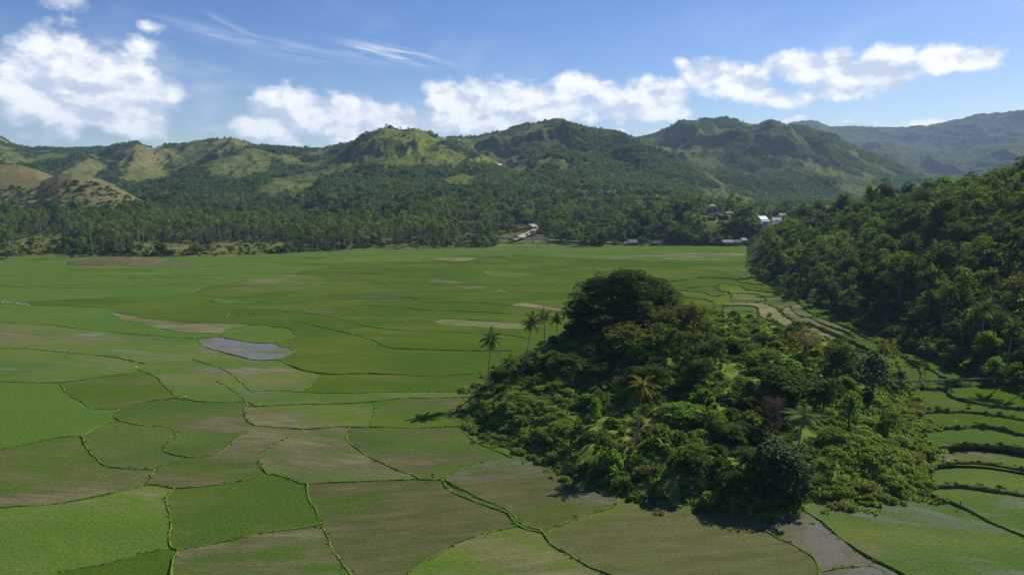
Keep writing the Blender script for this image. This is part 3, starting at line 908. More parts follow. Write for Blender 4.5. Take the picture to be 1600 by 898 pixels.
# ------------------------------------------------------------------ valley floor and hills
def valley_h(x, y):
    x = np.asarray(x, float); y = np.asarray(y, float)
    ins = inside_poly(x, y, outer_w)
    e = dist_poly(x, y, outer_w)
    far = np.where(ins, 0, e)
    n = (fbm(x / 120, y / 120, 21) - .5) * 7
    kn = 25 * np.exp(-(((x - 262) / 95) ** 2 + ((y - 905) / 95) ** 2)) + 13 * np.exp(-(((x - 150) / 60) ** 2 + ((y - 860) / 60) ** 2))
    z = np.where(y > 300, 0.022 * np.minimum(far, 900) + n * sstep(20, 160, far) + kn * sstep(10, 90, far), 0.0)
    lane = np.exp(-((x - 0.02 * y + 4) / 24.0) ** 2) * sstep(0, 60, far)      # the river corridor stays low
    z = z * (1 - 0.8 * lane) 
    return np.where(ins, -0.55, z - 0.02)


class Hill:
    def __init__(self, name, crest, foot, mat, amp=0.3, nsc=260, seed=0, exp=0.85, rows=150, cols=420, back=0.8, small=0.0, oct_=4):
        pts = [at(px, py, Y) for px, py, Y in crest]
        a = np.array([p[0] / p[1] for p in pts]); o_ = np.argsort(a)
        self.a, self.zc, self.Yc = a[o_], np.array([p[2] for p in pts])[o_], np.array([p[1] for p in pts])[o_]
        foot = foot or [(0, 400, 0), (1, 400, 0)]
        fa = np.array([f[0] for f in foot]); o2 = np.argsort(fa)
        self.fa, self.Yf, self.zf = fa[o2], np.array([f[1] for f in foot])[o2], np.array([f[2] for f in foot])[o2]
        self.name, self.mat, self.amp, self.nsc, self.seed, self.exp, self.rows, self.cols, self.back, self.small, self.oct = name, mat, amp, nsc, seed, exp, rows, cols, back, small, oct_

    def h(self, X, Y):
        X = np.asarray(X, float); Y = np.asarray(Y, float)
        a = X / Y
        Yc = np.interp(a, self.a, self.Yc); zc = np.interp(a, self.a, self.zc)
        Yf = np.interp(a, self.fa, self.Yf); zf = np.interp(a, self.fa, self.zf)
        t = (Y - Yf) / (Yc - Yf)
        tc_ = np.clip(t, 0, 1)
        S = tc_ ** self.exp
        S = S * 0.75 + 0.25 * (tc_ * tc_ * (3 - 2 * tc_))
        z = zf + (zc - zf) * S
        z = z - np.where(t > 1, (zc - zf) * self.back * sstep(1, 2.6, t) * 1.1, 0)
        z = z + np.where(t < 0, t * 60, 0)
        env = np.sin(np.pi * np.clip(t, 0.0, 1.0)) ** 0.8 + 0.25 * sstep(1.0, 1.5, t)
        wx = (fbm(X / self.nsc * .6, Y / self.nsc * .6, self.seed + 5, 3) - .5) * 1.2
        rn = ridged(X / self.nsc + wx, Y / (self.nsc * 1.7) + wx, self.seed, self.oct) - 0.62
        z = z + self.amp * (zc - zf) * rn * env * 1.5
        if self.small:
            z = z + (vnoise(X / 22, Y / 22, self.seed + 3) - .5) * self.small * sstep(0.02, 0.2, t)
        edge = sstep(self.a[0], self.a[0] + 0.03, a) * (1 - sstep(self.a[-1] - 0.03, self.a[-1], a))
        return np.where(edge > 0, z - (1 - edge) * 40, -80.0)

    def mesh(self):
        a = np.linspace(self.a[0], self.a[-1], self.cols)
        Yc = np.interp(a, self.a, self.Yc); Yf = np.interp(a, self.fa, self.Yf)
        v = np.concatenate([np.linspace(-0.06, 1, self.rows), 1 + np.linspace(0, 1, self.rows // 5)[1:] * 1.3])
        A, Vv = np.meshgrid(a, v)
        Yg = Yf + (Yc - Yf) * Vv
        Xg = A * Yg
        Z = self.h(Xg, Yg)
        px, py = project(Xg, Yg, Z)
        earth = bare_mask(px, py, Xg, Yg)
        n = self.cols
        i = (np.arange(len(v) - 1)[:, None] * n + np.arange(n - 1)[None, :]).ravel()
        me = mesh_np(self.name, np.stack([Xg, Yg, Z], -1).reshape(-1, 3), np.stack([i, i + 1, i + n + 1, i + n], 1), M[self.mat], True, attrs={'earth': earth.ravel()})
        return tag(link(self.name, me), kind="structure")


def bare_mask(px, py, X, Y):
    """Earthy, dry ground on the hill tops: 0..0.6"""
    m = np.zeros_like(px)
    for cx, cy, rx, ry, w in ((120, 300, 130, 45, .55), (30, 270, 60, 20, .25), (235, 245, 45, 25, .5), (360, 228, 40, 14, .4), (820, 268, 30, 12, .3), (1265, 258, 26, 16, .45), (700, 255, 90, 14, .22)):
        m = np.maximum(m, w * (1 - sstep(0.5, 1.1, np.hypot((px - cx) / rx, (py - cy) / ry))))
    return m * (0.4 + 1.1 * fbm(X / 60, Y / 60, 77))


def A(px):
    return (px - 800) / F
ext = lambda pts, Y: [(px, py, Y) for px, py in pts]
HILLS = [
    Hill("mountain", [(900, 222, 7000), (1100, 214, 7000), (1200, 204, 6800), (1240, 190, 6600), (1265, 190, 6600), (1300, 199, 6600), (1350, 198, 6600), (1395, 200, 6600), (1450, 196, 6500), (1490, 188, 6400), (1530, 178, 6300), (1560, 176, 6300), (1600, 172, 6200), (1700, 165, 6200), (1900, 170, 6200), (2100, 190, 6200)],
         [(-1, 4700, 20), (1.5, 4700, 20)], 'far_wood', .48, 700, 31, .8, 150, 460, small=16),
    Hill("mountain", [(1180, 262, 4700), (1290, 246, 4700), (1340, 238, 4700), (1400, 226, 4800), (1440, 236, 4800), (1500, 236, 4800), (1550, 226, 4800), (1600, 214, 4700), (1700, 200, 4600), (1900, 190, 4600), (2100, 190, 4600)],
         [(-1, 3500, 10), (1.5, 3400, 10)], 'far_wood', .46, 420, 37, .85, 130, 360, small=14),
    Hill("mountain", [(920, 232, 3500), (985, 216, 3500), (1010, 211, 3500), (1035, 203, 3500), (1060, 197, 3450), (1085, 190, 3400), (1105, 188, 3400), (1130, 187, 3400), (1160, 191, 3400), (1185, 195, 3400), (1205, 192, 3400), (1235, 198, 3400), (1262, 206, 3400), (1300, 216, 3300), (1345, 236, 3200), (1390, 256, 3100), (1430, 274, 3000), (1480, 292, 2900), (1560, 310, 2800), (1700, 330, 2800)],
         [(-.2, 1900, 12), (.25, 1900, 12), (.4, 1950, 12), (.7, 2000, 12), (1.2, 2000, 12)], 'hill_mixed', .36, 300, 41, .8, 190, 420, small=4),
    Hill("mountain", [(-700, 190, 2600), (-500, 180, 2600), (-300, 200, 2600), (-100, 205, 2600), (-20, 212, 2550), (0, 216, 2500), (20, 226, 2450), (40, 233, 2400), (110, 235, 2400), (170, 231, 2400), (195, 225, 2400), (212, 223, 2400), (240, 232, 2400), (290, 225, 2400), (330, 219, 2400), (360, 217, 2400), (385, 222, 2400), (410, 228, 2400), (470, 236, 2400), (520, 232, 2400), (560, 225, 2450), (620, 216, 2500), (690, 216, 2500), (740, 218, 2550), (775, 211, 2600), (800, 203, 2600), (830, 195, 2600), (850, 193, 2600), (870, 190, 2600), (882, 192, 2600), (905, 200, 2600), (940, 205, 2600), (965, 209, 2600), (990, 216, 2600), (1030, 232, 2600), (1080, 254, 2500), (1130, 282, 2400), (1180, 306, 2300), (1250, 330, 2200)],
         [(-1.6, 1450, 26), (-.6, 1450, 26), (-.3, 1350, 26), (0, 1300, 26), (.2, 1350, 24), (.45, 1500, 22), (.6, 1500, 22)], 'hill_mixed', .36, 230, 53, .82, 210, 640, small=4),
    Hill("grass_hill", [(470, 275, 2000), (500, 256, 2000), (530, 238, 2000), (550, 224, 2000), (568, 212, 2000), (585, 204, 2000), (602, 200, 2000), (625, 203, 2000), (648, 201, 2000), (668, 206, 2000), (695, 216, 2000), (720, 226, 2000), (745, 238, 2000), (775, 252, 2000), (810, 268, 1980), (860, 290, 1960), (900, 312, 1950)],
         [(-1, 1480, 70), (0, 1480, 70), (.2, 1480, 60)], 'hill_green', .27, 110, 61, .85, 150, 320, small=2),
    Hill("foothill", [(-500, 300, 1700), (-200, 310, 1700), (60, 300, 1700), (160, 290, 1700), (260, 280, 1720), (340, 284, 1700), (430, 276, 1720), (500, 284, 1700), (560, 276, 1700), (640, 280, 1700), (720, 272, 1720), (800, 270, 1750), (880, 268, 1720), (940, 272, 1700), (985, 288, 1650), (1030, 308, 1600), (1090, 325, 1600), (1200, 340, 1600)],
         [(-1.6, 1180, 16), (0, 1180, 16), (.3, 1180, 16), (.5, 1250, 16)], 'hill_mixed', .42, 160, 67, .8, 150, 520, small=3),
    Hill("grass_hill", [(-260, 290, 1330), (-140, 262, 1350), (-60, 256, 1350), (0, 257, 1330), (30, 258, 1330), (60, 266, 1300), (85, 276, 1280), (120, 300, 1250), (160, 330, 1240)],
         [(-1.6, 1000, 12), (0, 1000, 12)], 'hill_brown', .09, 150, 71, .75, 120, 300, small=.8),
    Hill("grass_hill", [(0, 322, 1190), (40, 296, 1200), (66, 282, 1200), (90, 273, 1200), (112, 270, 1200), (135, 273, 1200), (165, 283, 1190), (190, 296, 1180), (215, 310, 1170), (240, 320, 1160), (262, 331, 1150), (290, 345, 1140)],
         [(-1.6, 980, 12), (0, 980, 12)], 'hill_brown', .09, 140, 73, .72, 120, 300, small=.8),
    Hill("wooded_slope", [(1120, 412, 780), (1150, 396, 790), (1180, 372, 780), (1215, 356, 770), (1250, 346, 750), (1300, 342, 690), (1350, 339, 640), (1400, 334, 590), (1450, 327, 540), (1500, 312, 510), (1550, 304, 480), (1600, 295, 455), (1680, 280, 435), (1750, 270, 420), (1900, 250, 400), (2200, 240, 380)],
         None, 'forest_floor', .16, 80, 83, .9, 170, 420, small=1.5, back=.5),
]
ft = []
for px, py in FOOT[2:]:
    x, y = to_ground((px, py))
    ft.append((x / y, y - 1.0, bank_level(x, y) - 0.1))
ft.insert(0, (ft[0][0] - .03, 720, -2.0))
ft.append((1.6, 90, 0.5))
sl = HILLS[-1]
ft.sort()
sl.fa, sl.Yf, sl.zf = np.array([f[0] for f in ft]), np.array([f[1] for f in ft]), np.array([f[2] for f in ft])
for hl in HILLS:
    hl.mesh()


def land_h(x, y):
    """Height of the land anywhere."""
    x = np.asarray(x, float); y = np.asarray(y, float)
    z = valley_h(x, y)
    for hl in HILLS:
        z = np.maximum(z, hl.h(x, np.maximum(y, 1)))
    return z


# ground sheet out to the horizon
rad = np.concatenate([np.linspace(0, 420, 40)[1:], np.linspace(430, 1900, 190), np.geomspace(1950, 40000, 36)])
th = np.concatenate([np.linspace(-52, 52, 260), np.linspace(56, 304, 44)])
TH, RD = np.meshgrid(np.radians(th), rad)
X, Y = RD * np.sin(TH), RD * np.cos(TH)
Z = np.where(RD > 6000, -2.0, valley_h(X, Y))
nt = len(th)
V = np.concatenate([np.stack([X, Y, Z], -1).reshape(-1, 3), [[0, 0, -0.55]]])
i = np.arange(len(rad) - 1)[:, None] * nt
j = np.arange(nt)[None, :]
j2 = (j + 1) % nt
q = np.stack([(i + j), (i + nt + j), (i + nt + j2), (i + j2)], -1).reshape(-1, 4)
cidx = len(V) - 1
cap = np.stack([np.full(nt, cidx), np.arange(nt), (np.arange(nt) + 1) % nt], 1)
g = link("ground", mesh_np("ground", V, [q[:, ::-1], cap[:, ::-1]], M['valley'], True))
tag(g, kind="structure")
# ------------------------------------------------------------------ plants
def leaf_quads(rg, centers, normals, size, tint, aspect=0.62, spread=0.7, sizevar=0.35):
    n = len(centers)
    nn = normals + rg.normal(0, spread, (n, 3))
    nn /= np.linalg.norm(nn, axis=1, keepdims=True) + 1e-9
    ref = rg.normal(0, 1, (n, 3))
    a = np.cross(nn, ref); a /= np.linalg.norm(a, axis=1, keepdims=True) + 1e-9
    b = np.cross(nn, a)
    s = size * (1 + rg.uniform(-sizevar, sizevar, n))[:, None]
    a = a * s * 0.5; b = b * s * 0.5 * aspect
    bend = nn * s * 0.12
    v = np.stack([centers - a - bend, centers + b * 1.0 - a * .1, centers + a - bend, centers - b * 1.0 - a * .1], 1).reshape(-1, 3)
    f = np.arange(4 * n).reshape(n, 4)
    return v, f, np.repeat(tint, 4)


def crown_points(rg, clumps, per, leaf, up=0.35):
    """clumps: list of (centre, radius vector, tint). Leaves sit mostly on each clump's skin."""
    C, N, T = [], [], []
    for c, r, t in clumps:
        d = rg.normal(0, 1, (per, 3)); d /= np.linalg.norm(d, axis=1, keepdims=True)
        d[:, 2] = np.where(d[:, 2] < -0.35, -d[:, 2], d[:, 2])
        rr = rg.uniform(0.55, 1.08, per) ** 0.6
        C.append(np.array(c) + d * np.array(r) * rr[:, None])
        nn = d.copy(); nn[:, 2] += up
        N.append(nn); T.append(np.clip(t + rg.normal(0, .13, per), 0, 1))
    return np.concatenate(C), np.concatenate(N), np.concatenate(T)


def dome_clumps(rg, n, rx, h0, h1, cr, squash=0.75, power=0.5, lop=0.15):
    """Clumps of leaves over a few merged, lop-sided domes between heights h0 and h1, with some boughs that stick out."""
    out = []
    k_sub = 1 if lop < .1 else int(rg.integers(2, 5))
    subs = [(0.0, 0.0, 1.0, 1.0)]
    if k_sub > 1:
        subs = []
        for q in range(k_sub):
            a_ = q * 6.283 / k_sub + rg.uniform(-.5, .5); rr = rx * rg.uniform(.18, .5)
            subs.append((rr * math.cos(a_), rr * math.sin(a_), rg.uniform(.5, .8), rg.uniform(.62, 1.0) if q else 1.0))
    ph = rg.uniform(0, 6.28, 3)
    for k in range(n):
        sx_, sy_, ss, sh = subs[k % len(subs)]
        u = (k + .5) / n
        th_ = k * 2.39996 + rg.normal(0, .3)
        z = u ** power
        rad = math.sqrt(max(0.0, 1 - z ** 2)) * rg.uniform(.55, 1.0)
        lob = 1 + .2 * math.sin(2 * th_ + ph[0]) + .14 * math.sin(3 * th_ + ph[1])
        r = cr * rg.uniform(.55, 1.3)
        hz = h0 + (h1 - h0) * sh * z * rg.uniform(.82, 1.02)
        if lop >= .1 and rg.random() < .2:       # an outstretched bough
            rad = min(1.0, rad + .3) * rg.uniform(1.05, 1.35); r *= .6; hz *= rg.uniform(.95, 1.12)
        c = (sx_ + rx * ss * rad * lob * math.cos(th_), sy_ + rx * ss * rad * lob * math.sin(th_), hz)
        out.append((c, (r * rg.uniform(.75, 1.35), r * rg.uniform(.75, 1.35), r * squash), float(np.clip(rg.normal(.5, .26), .03, .97))))
    return out


def crown_mesh(name, mat, rg, clumps, per, leaf, aspect=.62, spread=.7):
    C, N, T = crown_points(rg, clumps, per, leaf)
    v, f, t = leaf_quads(rg, C, N, leaf, T, aspect, spread)
    return mesh_np(name, v, f, mat, attrs={'tint': t})


def trunk_mesh(name, mat, rg, h, r0, clumps, nl=7, lean=0.06):
    mb = MB()
    p = [(0, 0, -0.8)]
    dx, dy = rg.normal(0, lean, 2)
    top = h
    for k in range(1, 6):
        u = k / 5
        p.append((dx * h * u + rg.normal(0, .08 * r0), dy * h * u + rg.normal(0, .08 * r0), top * u))
    mb.tube(p, [r0 * 1.35, r0, r0 * .85, r0 * .72, r0 * .6, r0 * .42], 7)
    pick = rg.permutation(len(clumps))[:nl]
    for i in pick:
        c = Vector(clumps[i][0])
        s = Vector(p[rg.integers(2, 6)])
        m = s.lerp(c, .5) + Vector((0, 0, -.06 * (c - s).length + rg.normal(0, .2)))
        mb.tube([s, m, c], [r0 * .42, r0 * .27, r0 * .1], 5)
    return mb.mesh(name, mat, True)


def join_pair(name, a, b):
    """One mesh of a trunk and a crown (for trees too far to show their parts)."""
    bm = bmesh.new()
    bm.from_mesh(a); n0 = len(bm.faces)
    bm.from_mesh(b)
    bm.faces.ensure_lookup_table()
    for i in range(n0, len(bm.faces)):
        bm.faces[i].material_index = 1
    me = bpy.data.meshes.new(name)
    bm.to_mesh(me); bm.free()
    me.materials.append(a.materials[0]); me.materials.append(b.materials[0])
    return me


PROTO = {}      # kind -> list of dict(trunk, crown, height, radius)
def add_tree(kind, mat, seed, rx, h0, h1, ncl, per, leaf, cr, squash=.75, power=.5, r0=.32, nl=7, aspect=.62, spread=.95, lop=.15):
    rg = np.random.default_rng(seed)
    cl = dome_clumps(rg, ncl, rx, h0, h1, cr, squash, power, lop)
    cm = crown_mesh(kind + "_crown", M[mat], rg, cl, per, leaf, aspect, spread)
    tm = trunk_mesh(kind + "_trunk", M['bark'], rg, h0 + (h1 - h0) * .6, r0, cl, nl)
    zs = np.empty(len(cm.vertices) * 3, np.float32); cm.vertices.foreach_get("co", zs); zs = zs.reshape(-1, 3)
    PROTO.setdefault(kind, []).append(dict(trunk=tm, crown=cm, height=float(np.percentile(zs[:, 2], 99.5)), radius=float(np.percentile(np.hypot(zs[:, 0], zs[:, 1]), 97))))


add_tree('banyan', 'leaf_dark', 1, 13.0, 0.5, 21.0, 300, 120, .66, 2.3, .8, .95, 1.2, 22, spread=.8, lop=.05)
add_tree('broad_dark', 'leaf_dark', 2, 5.0, 3.2, 11.0, 46, 70, .62, 1.7, .75, .55)
add_tree('broad_dark', 'leaf_dark', 3, 4.4, 2.6, 12.5, 48, 66, .60, 1.6, .8, .6, lop=.25)
add_tree('broad_mid', 'leaf_mid', 4, 5.2, 3.0, 10.5, 44, 66, .62, 1.7, .7, .55)
add_tree('broad_mid', 'leaf_mid', 5, 4.2, 2.6, 11.5, 42, 64, .60, 1.55, .8, .6, lop=.25)
add_tree('broad_bright', 'leaf_bright', 6, 4.4, 2.4, 9.5, 38, 62, .60, 1.6, .8, .55)
add_tree('spreading_olive', 'leaf_olive', 7, 5.4, 4.0, 9.0, 36, 44, .56, 1.6, .55, .5, .26, 12, lop=.2)
add_tree('bluish', 'leaf_blue', 8, 4.2, 2.0, 10.0, 40, 64, .60, 1.5, .8, .6)
add_tree('rusty', 'leaf_rust', 9, 4.0, 4.0, 9.0, 30, 24, .45, 1.5, .6, .5, .22, 22)
add_tree('yellowing', 'leaf_yellow', 10, 3.2, 1.6, 7.5, 26, 44, .55, 1.4, .9, .6, .2)

add_tree('slender', 'leaf_blue', 14, 1.5, 6.6, 9.0, 14, 60, .55, .8, .8, .6, .11, 5)

def bare_tree(seed):
    rg = np.random.default_rng(seed)
    mb = MB(); tips = []
    def br(p, d, L, r, lev):
        q = p + d * L
        mb.tube([p, p.lerp(q, .5) + Vector(rg.normal(0, .05 * L, 3)), q], [r, r * .8, r * .55], 5 if lev < 2 else 3, cap=False)
        tips.append((p.lerp(q, .7), lev)); tips.append((q, lev))
        if lev < 4:
            for k in range(3 if lev else 6):
                nd = (d + Vector(rg.normal(0, .42, 3)) + Vector((0, 0, .18))).normalized()
                br(q if k else p.lerp(q, .75), nd, L * rg.uniform(.62, .85), r * .55, lev + 1)
    br(Vector((0, 0, -.5)), Vector((0, 0, 1)), 2.6, .2, 0)
    tm = mb.mesh("bare_tree_trunk", M['twig_red'])
    tp = np.array([t for t, l in tips if l >= 3])
    idx = rg.integers(0, len(tp), 1500)
    C = tp[idx] + rg.normal(0, .25, (1500, 3))
    v, f, t = leaf_quads(rg, C, rg.normal(0, 1, (1500, 3)), .30, rg.uniform(0, 1, 1500), .35, .9)
    cm = mesh_np("bare_tree_crown", v, f, M['twig_red'], attrs={'tint': t})
    PROTO['bare'] = [dict(trunk=tm, crown=cm, height=float(np.percentile(C[:, 2], 99.5)), radius=float(np.percentile(np.hypot(C[:, 0], C[:, 1]), 97)))]
bare_tree(12)


def bamboo(seed):
    """Clump of arching culms with feathery leaf sprays."""
    rg = np.random.default_rng(seed)
    mb = MB(); C, N, T = [], [], []
    for k in range(26):
        th_ = rg.uniform(0, 6.28); ln = rg.uniform(.12, .55); H = rg.uniform(7, 12)
        pts = []
        for u in np.linspace(0, 1, 7):
            rr = .5 + ln * H * u ** 2.2
            pts.append(Vector((math.cos(th_) * rr, math.sin(th_) * rr, H * (u - .22 * ln * u ** 3))))
        mb.tube(pts, [.06, .06, .055, .05, .04, .03, .015], 4)
        tt = rg.normal(.5, .2)
        for j in range(120):
            u = rg.uniform(.25, 1) ** .8 * 6
            i = min(int(u), 5); p = pts[i].lerp(pts[i + 1], u - i)
            C.append(np.array(p) + rg.normal(0, .42, 3)); N.append(rg.normal(0, 1, 3) + (0, 0, .4)); T.append(np.clip(tt + rg.normal(0, .12), 0, 1))
    v, f, t = leaf_quads(rg, np.array(C), np.array(N), .62, np.array(T), .32, .5)
    PROTO['bamboo'] = [dict(trunk=mb.mesh("bamboo_culms", M['bamboo'], True), crown=mesh_np("bamboo_crown", v, f, M['leaf_olive'], attrs={'tint': t}), height=11.0, radius=4.5)]
bamboo(13)


# --- coconut palms
def frond_geo(rg, az_, e0, L, droop, leaf_len, pairs, width, V, Fc, T, tint, base):
    d0 = Vector((math.cos(az_) * math.cos(e0), math.sin(az_) * math.cos(e0), math.sin(e0)))
    side = Vector((-math.sin(az_), math.cos(az_), 0))
    p = Vector(base); d = d0.copy()
    n = pairs; pts = [p.copy()]; ds = [d.copy()]
    for i in range(n):
        d = (d + Vector((0, 0, -droop / n * (0.5 + 1.4 * i / n)))).normalized()
        p = p + d * (L / n)
        pts.append(p.copy()); ds.append(d.copy())
    for i in range(1, n + 1):
        u = i / n
        ll = leaf_len * (math.sin(math.pi * min(1, .18 + u * .78)) ** .7)
        upv = side.cross(ds[i]).normalized()
        for s in (-1, 1):
            out = (side * s * .82 + ds[i] * .5 - upv * .0 + Vector((0, 0, -.45 - .25 * rg.random()))).normalized()
            b0 = pts[i] - ds[i] * width * .5; b1 = pts[i] + ds[i] * width * .5
            tip = pts[i] + out * ll
            m0 = pts[i] + out * ll * .5 + ds[i] * width * .42
            k = len(V)
            V.extend([b0, b1, m0, tip]); Fc.append((k, k + 1, k + 2, k + 3)); T.extend([tint] * 4)
    for i in range(n):
        k = len(V); w = .07 * (1 - i / n) + .02
        V.extend([pts[i] - side * w, pts[i] + side * w, pts[i + 1] + side * w * .8, pts[i + 1] - side * w * .8]); Fc.append((k, k + 1, k + 2, k + 3)); T.extend([min(1, tint + .3)] * 4)


def palm_proto(seed, h=17.0, lean=1.6, fronds=24, L=4.6, pairs=13, dead=5, n_tr=8, width=.30):
    rg = np.random.default_rng(seed)
    mb = MB()
    az_ = rg.uniform(0, 6.28)
    pts, rr = [], []
    for u in np.linspace(0, 1, 9):
        k = lean * u ** 1.7
        pts.append((math.cos(az_) * k, math.sin(az_) * k, h * u - (.6 if u == 0 else 0))); rr.append(.30 if u == 0 else .20 - .06 * u)
    mb.tube(pts, rr, n_tr)
    top = Vector(pts[-1])
    tm = mb.mesh("palm_trunk", M['palm_bark'], True)
    V, Fc, T = [], [], []
    for k in range(fronds):
        u = k / (fronds - 1)
        e0 = R(78 - 108 * u ** .85 + rg.normal(0, 7))
        frond_geo(rg, k * 2.4 + rg.normal(0, .2), e0, L * rg.uniform(.85, 1.08), 1.25 + .5 * rg.random() - .5 * u, 1.25, pairs, width, V, Fc, T, float(np.clip(rg.normal(.45, .2), 0, 1)), top)
    cm = mesh_np("palm_crown", np.array([tuple(v) for v in V]), np.array(Fc), M['frond'], attrs={'tint': np.array(T)})
    V, Fc, T = [], [], []
    for k in range(dead):
        frond_geo(rg, rg.uniform(0, 6.28), R(-30 - 30 * rg.random()), L * .8, .9, .9, max(5, pairs - 4), width * 1.1, V, Fc, T, float(rg.random()), top - Vector((0, 0, .25)))
    dm = mesh_np("palm_dead_fronds", np.array([tuple(v) for v in V]), np.array(Fc), M['frond_dead'], attrs={'tint': np.array(T)}) if dead else None
    nb = MB()
    for k in range(7):
        a_ = k * .9 + rg.uniform(0, .5); q = top + Vector((math.cos(a_) * .34, math.sin(a_) * .34, -.35 - .15 * rg.random()))
        nb.tube([q + Vector((0, 0, .17)), q + Vector((0, 0, .08)), q, q - Vector((0, 0, .1)), q - Vector((0, 0, .17))], [.03, .12, .14, .11, .03], 6)
    return dict(trunk=tm, crown=cm, dead=dm, nuts=nb.mesh("palm_nuts", M['leaf_olive'], True), height=h, radius=L)


PALMS = [palm_proto(21, 17, 1.6, 24, 4.6, 13, 6), palm_proto(22, 15, .9, 22, 4.4, 13, 4), palm_proto(23, 19, 2.4, 26, 4.8, 13, 5), palm_proto(24, 13, .5, 20, 4.4, 13, 3)]


def palm_far(seed, h, lean):
    p = palm_proto(seed, h, lean, 15, 4.7, 6, 3, 4, .62)
    a = join_pair("coconut_palm", p['trunk'], p['crown'])
    bm = bmesh.new(); bm.from_mesh(a); n0 = len(bm.faces); bm.from_mesh(p['dead'])
    bm.faces.ensure_lookup_table()
    for i in range(n0, len(bm.faces)):
        bm.faces[i].material_index = 2
    bm.to_mesh(a); bm.free()
    a.materials.append(M['frond_dead']); a.materials[1] = M['far_frond']
    return a
PALM_FAR = [palm_far(31, 17, 1.4), palm_far(32, 20, 1.8), palm_far(33, 14, .7), palm_far(34, 18, 2.2)]


# --- light-weight trees for the far woods, and shrubs
def far_tree(seed, mat, rx, h0, h1, ncl, per, leaf, cr, power=.55):
    rg = np.random.default_rng(seed)
    cl = dome_clumps(rg, ncl, rx, h0, h1, cr, .8, power, .2)
    cm = crown_mesh("far_crown", M[mat], rg, cl, per, leaf, .75, .6)
    mb = MB(); mb.tube([(0, 0, -1), (0, 0, h0 + .5 * (h1 - h0))], [.35, .15], 4)
    return join_pair("broadleaf_tree", mb.mesh("t", M['bark']), cm)
MIDTREES = [far_tree(41, 'far_dark', 5.0, 1.6, 10.5, 24, 24, 1.05, 1.8), far_tree(42, 'far_mid', 5.2, 1.6, 9.5, 24, 24, 1.05, 1.8), far_tree(43, 'far_dark', 4.0, 1.6, 12, 22, 24, 1.0, 1.7),
            far_tree(44, 'far_olive', 4.6, 1.8, 9, 20, 20, .95, 1.7), far_tree(45, 'far_mid', 4.0, 1.4, 8, 18, 22, 1.0, 1.6), far_tree(46, 'leaf_blue', 4.2, 1.5, 9, 18, 22, 1.0, 1.6)]
FARTREES = [far_tree(51, 'far_dark', 5.2, .8, 10, 9, 9, 2.4, 2.4), far_tree(52, 'far_mid', 5.0, .8, 9, 9, 9, 2.3, 2.3), far_tree(53, 'far_dark', 4.2, .8, 12, 8, 9, 2.2, 2.1),
            far_tree(54, 'far_olive', 4.5, .8, 8, 8, 8, 2.2, 2.2), far_tree(55, 'far_dark', 6.0, .6, 8, 10, 9, 2.4, 2.4)]


def shrub(name, seed, mat, rx, h, ncl, per, leaf, cr, aspect=.6, stem=True):
    rg = np.random.default_rng(seed)
    cl = dome_clumps(rg, ncl, rx, .15 * h, h * .8, cr, .8, .6, .2)
    cm = crown_mesh(name, M[mat], rg, cl, per, leaf, aspect, .7)
    mb = MB()
    for k in range(5):
        c = cl[int(rg.integers(0, len(cl)))][0]
        mb.tube([(rg.normal(0, .1), rg.normal(0, .1), -.4), c], [.05, .02], 4)
    return join_pair(name, mb.mesh("s", M['bark']), cm)


def grass_tuft(name, seed, mat, n, h, rad, w=.07):
    rg = np.random.default_rng(seed)
    V, T = [], []
    for k in range(n):
        a_ = rg.uniform(0, 6.28); r = rad * math.sqrt(rg.random()); b = np.array((math.cos(a_) * r, math.sin(a_) * r, -.1))
        d = rg.uniform(0, 6.28); ln = rg.uniform(.2, .75); H = h * rg.uniform(.6, 1.1); s = np.array((-math.sin(d), math.cos(d), 0)) * w
        o_ = np.array((math.cos(d), math.sin(d), 0)) * ln * H
        m = b + o_ * .35 + (0, 0, H * .7); t = b + o_ + (0, 0, H * .92)
        V += [b - s, b + s, m + s * .8, m - s * .8, m - s * .8, m + s * .8, t + s * .15, t - s * .15]; T += [rg.random()] * 8
    return mesh_np(name, np.array(V), np.arange(len(V)).reshape(-1, 4), M[mat], attrs={'tint': np.array(T)})


def banana(name, seed, mat):
    rg = np.random.default_rng(seed)
    V, Fc, T = [], [], []
    mb = MB(); mb.tube([(0, 0, -.4), (0.05, 0, 1), (.02, .05, 2.1)], [.17, .14, .08], 6)
    for k in range(9):
        a_ = k * 2.4 + rg.normal(0, .2); e = R(rg.uniform(25, 75)); L = rg.uniform(1.6, 2.4); w = .32
        d = Vector((math.cos(a_) * math.cos(e), math.sin(a_) * math.cos(e), math.sin(e))); s = Vector((-math.sin(a_), math.cos(a_), 0))
        p = Vector((0, 0, 2.0)); rows = []
        for i in range(6):
            u = i / 5; ww = w * math.sin(math.pi * (.08 + .88 * u))
            rows.append((p - s * ww - Vector((0, 0, .1 * ww)), p.copy(), p + s * ww - Vector((0, 0, .1 * ww))))
            d = (d + Vector((0, 0, -.24))).normalized(); p = p + d * L / 5
        tt = rg.random(); b = len(V)
        for r in rows:
            V += [tuple(q) for q in r]; T += [tt] * 3
        for i in range(5):
            for j in range(2):
                Fc.append((b + i * 3 + j, b + i * 3 + j + 1, b + i * 3 + j + 4, b + i * 3 + j + 3))
    return join_pair(name, mb.mesh("s", M['leaf_olive'], True), mesh_np(name, np.array(V), np.array(Fc), M[mat], attrs={'tint': np.array(T)}))


